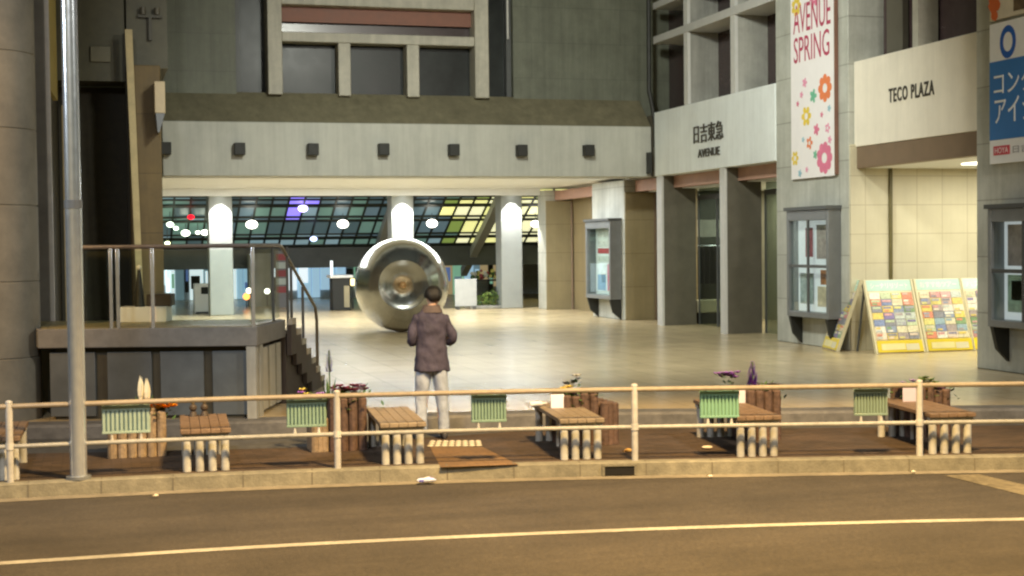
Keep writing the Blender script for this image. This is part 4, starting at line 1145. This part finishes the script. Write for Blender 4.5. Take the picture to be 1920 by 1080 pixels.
def clump(pos, w, d, h, cols, label, nf=14, nl=150, seed=1, name='flower_clump', fr=.045):
    t = thing(name, pos, label, 'flowers'); rnd = random.Random(seed)
    lf = MB()
    for i in range(nl):
        c = Vector((rnd.gauss(0, .3) * w, rnd.gauss(0, .3) * d, rnd.uniform(-.04, h * .8))); a = rnd.uniform(0, 6.28); u = Vector((math.cos(a), math.sin(a), rnd.uniform(-.3, 1.2))).normalized() * rnd.uniform(.05, .11); s_ = u.cross(Vector((0, 0, 1))).normalized() * .02
        lf.quad([c, c + u * .5 + s_, c + u, c + u * .5 - s_], 0)
    obj('foliage', lf, leaf, t)
    fb = MB()
    for i in range(nf):
        c = (rnd.uniform(-w, w) / 2, rnd.uniform(-d, d) / 2, h * rnd.uniform(.6, 1)); petals(fb, c, fr * rnd.uniform(1.0, 1.5), 6, rnd.uniform(.2, .8), rnd.randrange(len(cols)))
    obj('bloom', fb, [colm(c) for c in cols], t); return t

t, zs = planter(1092, 836, .42, .5, .56, 'tall dark log planter with a yellow flower right of the pale bench', logm)
p1 = t.location
t2, _ = planter(1146, 834, .22, .42, .47, 'short narrow log planter tucked against the tall one with the yellow flower', logm)
clump((p1.x - .14, p1.y - .1, zs), .12, .12, .2, [(222, 190, 30)], 'bright yellow flower at the corner of the tall log planter', 6, 10, 3)
clump((p1.x + .02, p1.y, zs), .34, .36, .12, [(90, 60, 110), (70, 66, 60)], 'dark leafy pansies filling the tall log planter with the yellow flower', 12, 150, 21)
clump((p1.x + .0, p1.y + .05, zs), .14, .14, .3, [(60, 50, 44), (200, 196, 190)], 'small dark plant with pale tips on the tall log planter', 6, 26, 4)
t, zs = planter(1436, 826, .42, .5, .56, 'dark log planter under the tall purple flower', logm)
p2_ = t.location
spike((p2_.x - .09, p2_.y - .1, zs), .44, .1, .055, [(124, 70, 168), (150, 96, 190), (104, 56, 150)], 'tall purple spike flower rising above the rail', 5)
clump((p2_.x - .36, p2_.y - .05, .62), .2, .16, .14, [(120, 72, 160), (140, 92, 176)], 'low spread of purple flowers beside the tall purple spike', 16, 20, 6, fr=.05)
clump((p2_.x + .1, p2_.y, zs), .28, .3, .16, [(40, 38, 46), (90, 84, 90)], 'dark pansies filling the planter of the purple spike', 26, 200, 8)
t, zs = planter(1748, 820, .52, .5, .57, 'wide log planter with mixed flowers at the far right', logm, .05)
p3 = t.location
clump((p3.x - .26, p3.y - .1, zs), .3, .2, .2, [(110, 92, 140), (150, 132, 170)], 'mauve flowers on the left of the far right planter', 16, 30, 9)
clump((p3.x + .02, p3.y - .05, zs + .02), .22, .22, .25, [(70, 90, 30), (96, 108, 50)], 'bushy green tuft in the middle of the far right planter', 8, 90, 10)
clump((p3.x + .1, p3.y, zs), .4, .4, .13, [(92, 64, 104), (60, 52, 64)], 'dark violet flowers low on the right of the far right planter', 18, 160, 22)
clump((p3.x - .06, p3.y - .2, zs + .05), .08, .06, .1, [(222, 180, 30)], 'single yellow flower at the front of the far right planter', 3, 8, 11)
t, zs = planter(655, 846, .42, .5, .6, 'log planter with magenta flowers behind the second rail post', logm)
p4 = t.location
clump((p4.x + .02, p4.y, zs), .4, .42, .19, [(120, 40, 66), (70, 30, 44), (96, 36, 60)], 'dark magenta flowers in the planter behind the rail post', 30, 220, 12)
t5, zs5 = planter(601, 848, .2, .4, .36, 'low pale log planter with a lavender stem in front of the terrace steps', logpale)
p5 = t5.location
spike((p5.x + .14, p5.y, zs5), .86, .6, .036, [(110, 92, 140), (90, 74, 124)], 'slender lavender spike on a thin stem near the steps', 7, 5)
clump((p5.x - .02, p5.y - .05, zs5 + .16), .34, .15, .24, [(150, 96, 200), (200, 190, 90)], 'violet and yellow flowers behind the rail near the steps', 8, 40, 13)
t, zs = planter(258, 858, .62, .45, .5, 'pale slatted log planter behind the widest green panel', logpale)
p6 = t.location
tt_ = thing('white_tulips', (p6.x + .08, p6.y - .05, zs), 'pair of tall closed white tulips above the rail', 'flower')
for x, dz in ((-.03, .0), (.035, -.02)):
    tf = MB()
    for k in range(5):
        a = k * 1.2566 + x * 20; c, s_ = math.cos(a), math.sin(a)
        prof = [(.006, .2, .012), (.026, .25, .022), (.03, .31, .026), (.024, .38, .02), (.008 + .008 * (k % 2), .445 + .012 * (k % 3), .002)]
        L_ = [Vector((x + c * q - s_ * w_, s_ * q + c * w_, z + dz)) for q, z, w_ in prof]; R_ = [Vector((x + c * q + s_ * w_, s_ * q - c * w_, z + dz)) for q, z, w_ in prof]
        for i in range(4): tf.quad([L_[i], L_[i + 1], R_[i + 1], R_[i]])
    tf.cyl((x, 0), .022, .21 + dz, .36 + dz, 8, 0, .016)
    obj('bloom', tf, colm((230, 226, 204)), tt_)
    obj('stem', MB().tube([(x, 0, 0), (x, 0, .21 + dz)], .01, 6), stemm, tt_)
lf = MB()
for sx in (-.07, .08): lf.quad([(sx * .3 - .02, 0, 0), (sx * .3 + .02, 0, 0), (sx + .02, .0, .16), (sx * 1.2, .01, .26), (sx - .02, 0, .16)])
obj('leaf', lf, leaf, tt_)
clump((p6.x + .24, p6.y - .16, zs + .02), .28, .12, .14, [(216, 140, 24), (226, 164, 40)], 'orange flowers in the pale planter right of the white tulips', 22, 26, 14, fr=.055)

# small plates and clutter on benches and planters
def tag_plate(px, py, z, w, h, label, rgb=(214, 212, 226)):
    p = G(px, py, z) if False else None
p = p1
t = thing('info_plate', (p.x - .27, p.y - .2, .0), 'pale lilac information plate leaning at the corner of the tall log planter', 'plate', 'information plates on the planters', R(-8))
obj('plate', MB().box(-.075, .075, -.01, .0, .36, .58), colm((206, 206, 226)), t, False, .004); obj('stake', MB().box(-.015, .015, .001, .015, 0, .57), railwhite, t)
t = thing('info_plate', (p2_.x - .27, p2_.y - .18, .0), 'narrow pale plate between the bright green panel and its planter', 'plate', 'information plates on the planters', R(-10))
obj('plate', MB().box(-.05, .05, -.01, .0, .38, .6), colm((200, 196, 206)), t, False, .004); obj('stake', MB().box(-.015, .015, .001, .015, 0, .59), railwhite, t)
t = thing('info_plate', (p3.x - .3, p3.y - .32, .0), 'pale plate under the mauve flowers of the far right planter', 'plate', 'information plates on the planters', R(-12))
obj('plate', MB().box(-.11, .11, -.01, .0, .36, .6), colm((196, 188, 206)), t, False, .004); obj('stake', MB().box(-.015, .015, .001, .015, 0, .59), railwhite, t)
# litter
def crumple(name, px, py, z, r_, cols, label, cat='litter', stretch=1.6):
    p = G(px, py, z); t = thing(name, (p.x, p.y, z), label, cat, None, R(-10)); rnd = random.Random(int(px))
    mb = MB(); k = 9
    rings = []
    for i in range(6):
        a = PI * (i + .2) / 5.4; rings.append([(-math.cos(a) * r_ * stretch, math.cos(2 * PI * j / k) * math.sin(a) * r_ * rnd.uniform(.6, 1.1), r_ * .75 + math.sin(2 * PI * j / k) * math.sin(a) * r_ * .75 * rnd.uniform(.6, 1)) for j in range(k)])
    mb.rings(rings); mb.m = [rnd.randrange(len(cols)) for _ in mb.m]
    obj('scrap', mb, [colm(c) for c in cols], t, sharp=10)
    obj('flap', MB().quad([(-r_, -r_ * .5, .01), (-r_ * 2.1, -r_ * .7, .03), (-r_ * 2.0, r_ * .4, .015), (-r_, r_ * .4, .02)]), colm(cols[0]), t)
crumple('litter_bag', 800, 906, RZ + .012, .045, [(220, 220, 232), (110, 110, 190), (200, 204, 220)], 'crumpled white and blue bag in the gutter below the person', stretch=2.2)
crumple('leaf_scrap', 1178, 849, 0, .035, [(206, 160, 80), (180, 120, 60)], 'small yellow scrap on the pavement beside the third rail post', stretch=1.2)
crumple('paper_scrap', 1326, 842, 0, .03, [(226, 214, 196), (170, 80, 60), (214, 200, 180)], 'small white and red scrap on the brown pavement', stretch=2)
crumple('butt_scrap', 293, 932, RZ + .012, .022, [(214, 200, 170)], 'tiny pale scrap in the gutter below the terrace', stretch=1.1)
crumple('pebble_scrap', 1332, 895, RZ + .012, .02, [(226, 214, 196)], 'tiny white scrap in the gutter under the purple flower planter', stretch=1.1)
crumple('bead_scrap', 1713, 887, RZ + .012, .02, [(220, 214, 190)], 'tiny pale scrap in the gutter under the last rail post', stretch=1.1)
# drain mouth in the kerb
q, tn = kerb_px(1162, -.002); ang = math.atan2(tn.y, tn.x)
t = thing('kerb_drain', (q.x, q.y, RZ), 'dark drain mouth let into the kerb face below the third rail post', 'drain', rz=ang)
obj('mouth', MB().box(-.15, .15, -.012, .01, .025, .095), colm((16, 14, 12)), t)
obj('surround', MB().box(-.18, -.152, -.016, .012, .015, .11).box(.152, .18, -.016, .012, .015, .11).box(-.18, .18, -.016, .014, .112, .13), kerb_m, t)
# small items left on the benches
bl = [o for o in COL.objects if o.name.startswith('bench') and o.type == 'EMPTY']
b3 = bl[3].location
t = thing('bottle', (b3.x - .12, b3.y + 1.2, .432), 'clear bottle lying on the bench with the pale top beyond the green panel', 'bottle', rz=R(20))
obj('body', MB().tube([(-.1, 0, .03), (.06, 0, .03), (.09, 0, .03), (.12, 0, .03)], [.03, .03, .014, .012], 10), M('bottle_plastic', (.75, .78, .85), .2, var=.05), t)
obj('cap', MB().tube([(.121, 0, .03), (.14, 0, .03)], .014, 8), colm((210, 210, 230)), t)
b1 = bl[1].location
for dx, lab in ((-.05, 'dark knobbly ornament left on the reddish bench'), (.07, 'second dark ornament, on the right of the pair on the reddish bench')):
    t = thing('bench_ornament', (b1.x + dx, b1.y + 1.15, .432), lab, 'ornament', 'dark ornaments on the reddish bench')
    obj('body', MB().cyl((0, 0), .045, 0, .05, 10, 0, .03).ball((0, 0, .09), .042, 10), colm((70, 58, 46)), t); obj('knob', MB().ball((0, 0, .145), .022, 8), colm((96, 84, 60)), t)

# ------------------------------------------------------------------ the person
pp0 = G(811, 822, 0)
per = thing('person', (pp0.x, pp0.y, 0), 'person in a mauve brown jacket and grey trousers standing back turned, head bowed', 'person', rz=R(-8))
def skin_mesh(name, V, Ed, Rd, root, mat_, parent, sub=2):
    me = bpy.data.meshes.new(name); me.from_pydata(V, Ed, []); me.materials.append(mat_)
    o = bpy.data.objects.new(name, me); COL.objects.link(o); o.parent = parent
    o.modifiers.new('skin', 'SKIN')
    if not me.skin_vertices: me.attributes  # layer is made with the modifier below when absent
    sk = me.skin_vertices[0] if len(me.skin_vertices) else None
    if sk is None:
        bpy.context.view_layer.objects.active = o
        bpy.ops.object.modifier_remove(modifier='skin'); bpy.ops.object.modifier_add(type='SKIN'); sk = me.skin_vertices[0]
    for i, r_ in enumerate(Rd):
        sk.data[i].radius = (r_, r_) if not isinstance(r_, tuple) else r_
        sk.data[i].use_root = (i == root)
    s_ = o.modifiers.new('sub', 'SUBSURF'); s_.levels = sub; s_.render_levels = sub
    o.modifiers[0].use_smooth_shade = True
    return o
V, Ed, Rd = [], [], []
def vx(p, r_, par=None):
    V.append(p); Rd.append(r_)
    if par is not None: Ed.append((par, len(V) - 1))
    return len(V) - 1
pel = vx((0, 0, .95), (.13, .1)); sp1 = vx((0, .0, 1.14), (.12, .09), pel); ch = vx((0, .005, 1.34), (.11, .08), sp1); nb = vx((.01, .02, 1.47), .06, ch); nk = vx((.015, .045, 1.535), .052, nb)
h1 = vx((.03, .07, 1.60), (.068, .075), nk); h2 = vx((.036, .085, 1.67), (.076, .09), h1); h3 = vx((.036, .075, 1.725), (.06, .07), h2)
ns = vx((.036, .175, 1.615), .012, h2)
for s in (-1, 1): vx((.036 + s * .083, .075, 1.635), .012, h2)
for s in (-1, 1):
    hip = vx((s * .09, 0, .9), .09, pel); kn = vx((s * .1 + .0, .015, .5), .058, hip); an = vx((s * .11, -.03, .09), .04, kn); vx((s * .125, .12, .045), .036, an)
    sh = vx((s * .14, .0, 1.385), .036, ch); el = vx((s * .225, -.015, 1.175), .03, sh); wr = vx((s * .13, .2, 1.135), .027, el); pm = vx((s * .08, .27, 1.135), .034, wr)
    for k in range(4):
        f1 = vx((s * (.075 - .02 * k) + s * .0, .33 + .004 * k, 1.15 - .012 * k), .0095, pm); f2 = vx((s * (.06 - .02 * k), .355, 1.175 - .012 * k), .0085, f1); vx((s * (.045 - .02 * k), .35, 1.195 - .012 * k), .0075, f2)
    t1 = vx((s * .11, .3, 1.165), .011, pm); vx((s * .1, .33, 1.2), .009, t1)
skin_mesh('body', V, Ed, Rd, pel, skin, per)
def ell(cx, cy, z, rx, ry, k=20, wob=0, ph=0):
    return [(cx + math.cos(2 * PI * j / k) * rx * (1 + wob * math.sin(3 * 2 * PI * j / k + ph)), cy + math.sin(2 * PI * j / k) * ry * (1 + wob * math.sin(3 * 2 * PI * j / k + ph)), z) for j in range(k)]
jk = MB()
jk.rings([ell(.0, .0, z, rx, ry, 28, wb_, z * 9) for z, rx, ry, wb_ in ((.785, .2, .14, .04), (.79, .213, .15, .04), (.86, .204, .148, .03), (.98, .188, .14, .03), (1.08, .176, .13, .025), (1.18, .178, .128, .02), (1.28, .188, .13, .01), (1.36, .196, .125, .0), (1.42, .185, .112, 0), (1.465, .145, .1, 0), (1.50, .1, .092, 0), (1.545, .088, .09, 0), (1.55, .07, .075, 0))])
for s in (-1, 1):
    path = [(s * .13, .0, 1.41), (s * .178, -.002, 1.38), (s * .205, -.012, 1.3), (s * (.232 + .012 * s), -.03, 1.2), (s * (.243 + .012 * s), -.025, 1.15 + .01 * s), (s * .232, .03, 1.12), (s * .175, .14, 1.125), (s * .13, .2, 1.135)]
    sl = MB().tube(path, [.06, .074, .067, .06, .059, .055, .048, .042], 14)
    n0 = len(jk.v); jk.v += sl.v; jk.f += [tuple(n0 + i for i in f) for f in sl.f]; jk.m += sl.m
jo = obj('jacket', jk, jacket, per, sharp=80); sm = jo.modifiers.new('sub', 'SUBSURF'); sm.levels = 2; sm.render_levels = 2
dsp = bpy.data.textures.new('folds', 'CLOUDS'); dsp.noise_scale = .1
dm = jo.modifiers.new('folds', 'DISPLACE'); dm.texture = dsp; dm.strength = .042; dm.mid_level = .5
co = MB().rings([ell(.008, -.0, z, rx, ry, 20) for z, rx, ry in ((1.47, .13, .112), (1.515, .112, .108), (1.555, .098, .102), (1.552, .084, .09), (1.5, .08, .08))], cap=False)
obj('collar', co, M('collar_brown', (.1, .078, .076), .85, var=.15, bump=.4, bscale=20), per, sharp=80)
tr = MB()
for s in (-1, 1):
    tr.rings([ell(s * cx, cy, z, rx, ry, 16, wb_, z * 11 + s) for z, cx, cy, rx, ry, wb_ in ((.94, .05, .0, .105, .1, 0), (.82, .085, .0, .1, .1, .02), (.7, .1, .005, .098, .1, .03), (.52, .118, .012, .078, .085, .04), (.4, .124, .0, .072, .08, .05), (.25, .13, -.015, .068, .078, .05), (.12, .134, -.02, .068, .084, .06), (.05, .135, -.02, .066, .088, .06))])
to = obj('trousers', tr, trouser, per, sharp=80)
dm = to.modifiers.new('sub', 'SUBSURF'); dm.levels = 2; dm.render_levels = 2
dm = to.modifiers.new('folds', 'DISPLACE'); dm.texture = dsp; dm.strength = .03; dm.mid_level = .5
hr_ = MB(); rnd = random.Random(3)
hc = Vector((.036, .07, 1.668))
def hair_r(a, b): return 1 + .05 * math.sin(5 * a + 2 * b) + .04 * math.sin(9 * a - 3 * b)
rings = []
for i in range(10):
    b = PI * .5 - (PI * .5 + .75) * i / 9
    ring = []
    for j in range(24):
        a = 2 * PI * j / 24
        front = math.sin(a) > .35
        bb = max(b, .25) if front else (max(b, -.35) if abs(math.cos(a)) > .85 else b)
        q = hair_r(a, b)
        ring.append(hc + Vector((math.cos(a) * math.cos(bb) * .104 * q, math.sin(a) * math.cos(bb) * .118 * q - .012, math.sin(bb) * .104 * q + .002)))
    rings.append(ring)
hr_.rings(rings[::-1])
obj('hair', hr_, hairm, per, sharp=80)
for s in (-1, 1):
    sh_ = MB().rings([[(s * .136 + math.cos(2 * PI * j / 14) * w_, y_ , max(.002, h_ + math.sin(2 * PI * j / 14) * h_)) for j in range(14)] for y_, w_, h_ in ((-.1, .02, .03), (-.085, .036, .045), (-.02, .04, .05), (.06, .044, .04), (.13, .042, .03), (.17, .02, .02))])
    obj('shoe', sh_, shoem, per, sharp=60)
ph = thing('phone', (pp0.x + .02, pp0.y + .36, 1.17), 'dark handset held close in front of the standing person', 'phone', rz=R(-8))
obj('case', MB().box(-.035, .035, -.004, .004, 0, .13, 0, Matrix.Rotation(R(35), 4, 'X')), blackm, ph); obj('display', MB().box(-.03, .03, -.006, -.0045, .01, .12, 0, Matrix.Rotation(R(35), 4, 'X')), lampmat('phone_screen', (160, 180, 210), .6), ph)

# ------------------------------------------------------------------ light
def area(name, loc, rot, sx, sy, e, c, spread=180):
    l = bpy.data.lights.new(name, 'AREA'); l.shape = 'RECTANGLE'; l.size = sx; l.size_y = sy; l.energy = e; l.color = c; l.spread = R(spread)
    o = bpy.data.objects.new(name, l); COL.objects.link(o); o.location = loc; o.rotation_euler = rot; return o
def spot(name, loc, target, e, c, size, blend=.6, soft=.25):
    l = bpy.data.lights.new(name, 'SPOT'); l.energy = e; l.color = c; l.spot_size = R(size); l.spot_blend = blend; l.shadow_soft_size = soft
    o = bpy.data.objects.new(name, l); COL.objects.link(o); o.location = loc
    o.rotation_euler = (Vector(target) - Vector(loc)).to_track_quat('-Z', 'Y').to_euler(); return o
warm = (1, .65, .25); neutral = (.98, 1, .88); cool = (.93, .98, 1)
for y in (37.2, 39.4, 41.6): area('passage_ceiling_light', (7.5, y, 3.99), (0, 0, 0), 10.5, .25, 410, cool)
area('lobby_light', (16.4, 21.9, 3.55), (0, 0, 0), 3.2, 2.4, 215, (1, .97, .8))
area('shop_light', (16.2, 32, 3.55), (0, 0, 0), .8, 5, 170, (1, .97, .78))
area('hall_light', (6, 54.8, 2.0), (0, 0, 0), 14, 1, 420, (.85, .95, 1))
spot('street_and_added_light', (4.6, 8.2, 9.2), (4.4, 9.2, 0), 14500, warm, 92, .35, .6)
spot('street_and_added_light', (-6.5, 12, 7.5), (-2.3, 18.9, 3), 3600, (1, .58, .2), 40, .8)
spot('plaza_lamp_light', (6, 21, 9.5), (9.5, 29, 1.5), 4300, neutral, 120, .8, .5)
spot('street_and_added_light', (11, 8, 9), (7, 18, 1), 3000, (1, .94, .83), 110, .8, .7)
spot('street_and_added_light', (-2, 4, 9.5), (1, 18, 1.5), 3000, (.95, .96, 1), 80, .8, .7)
spot('street_and_added_light', (-6.5, 13.6, 5.5), (-.2, 14.6, 2.4), 900, (.86, .92, 1), 52, .6, .4)  # added cool spot to brighten the steel pole, not a street lamp
wd = bpy.data.worlds.new('World'); SC.world = wd; wd.use_nodes = True
nt = wd.node_tree; bg = nt.nodes['Background']; sk = nt.nodes.new('ShaderNodeTexSky'); sk.sky_type = 'NISHITA'; sk.sun_disc = False
sk.sun_elevation = R(32); sk.sun_rotation = R(200)
tn = nt.nodes.new('ShaderNodeMix'); tn.data_type = 'RGBA'; tn.blend_type = 'MULTIPLY'; tn.inputs[0].default_value = 1; tn.inputs[7].default_value = (1, .84, .4, 1)
nt.links.new(sk.outputs[0], tn.inputs[6]); nt.links.new(tn.outputs[2], bg.inputs[0]); bg.inputs[1].default_value = .024
sun = bpy.data.lights.new('moon', 'SUN'); sun.energy = .02; sun.angle = R(10); sun.color = (.8, .85, 1)
so_ = bpy.data.objects.new('moon', sun); COL.objects.link(so_); so_.rotation_euler = (R(40), 0, R(-30))
SC.view_settings.view_transform = 'Standard'; SC.view_settings.look = 'None'; SC.view_settings.exposure = 0; SC.view_settings.gamma = 1
SC.cycles.use_denoising = True
SC.cycles.max_bounces = 8; SC.cycles.transparent_max_bounces = 12; SC.cycles.caustics_reflective = False; SC.cycles.caustics_refractive = False
SC.cycles.sample_clamp_indirect = 4
SC.cycles.filter_width = 2.3
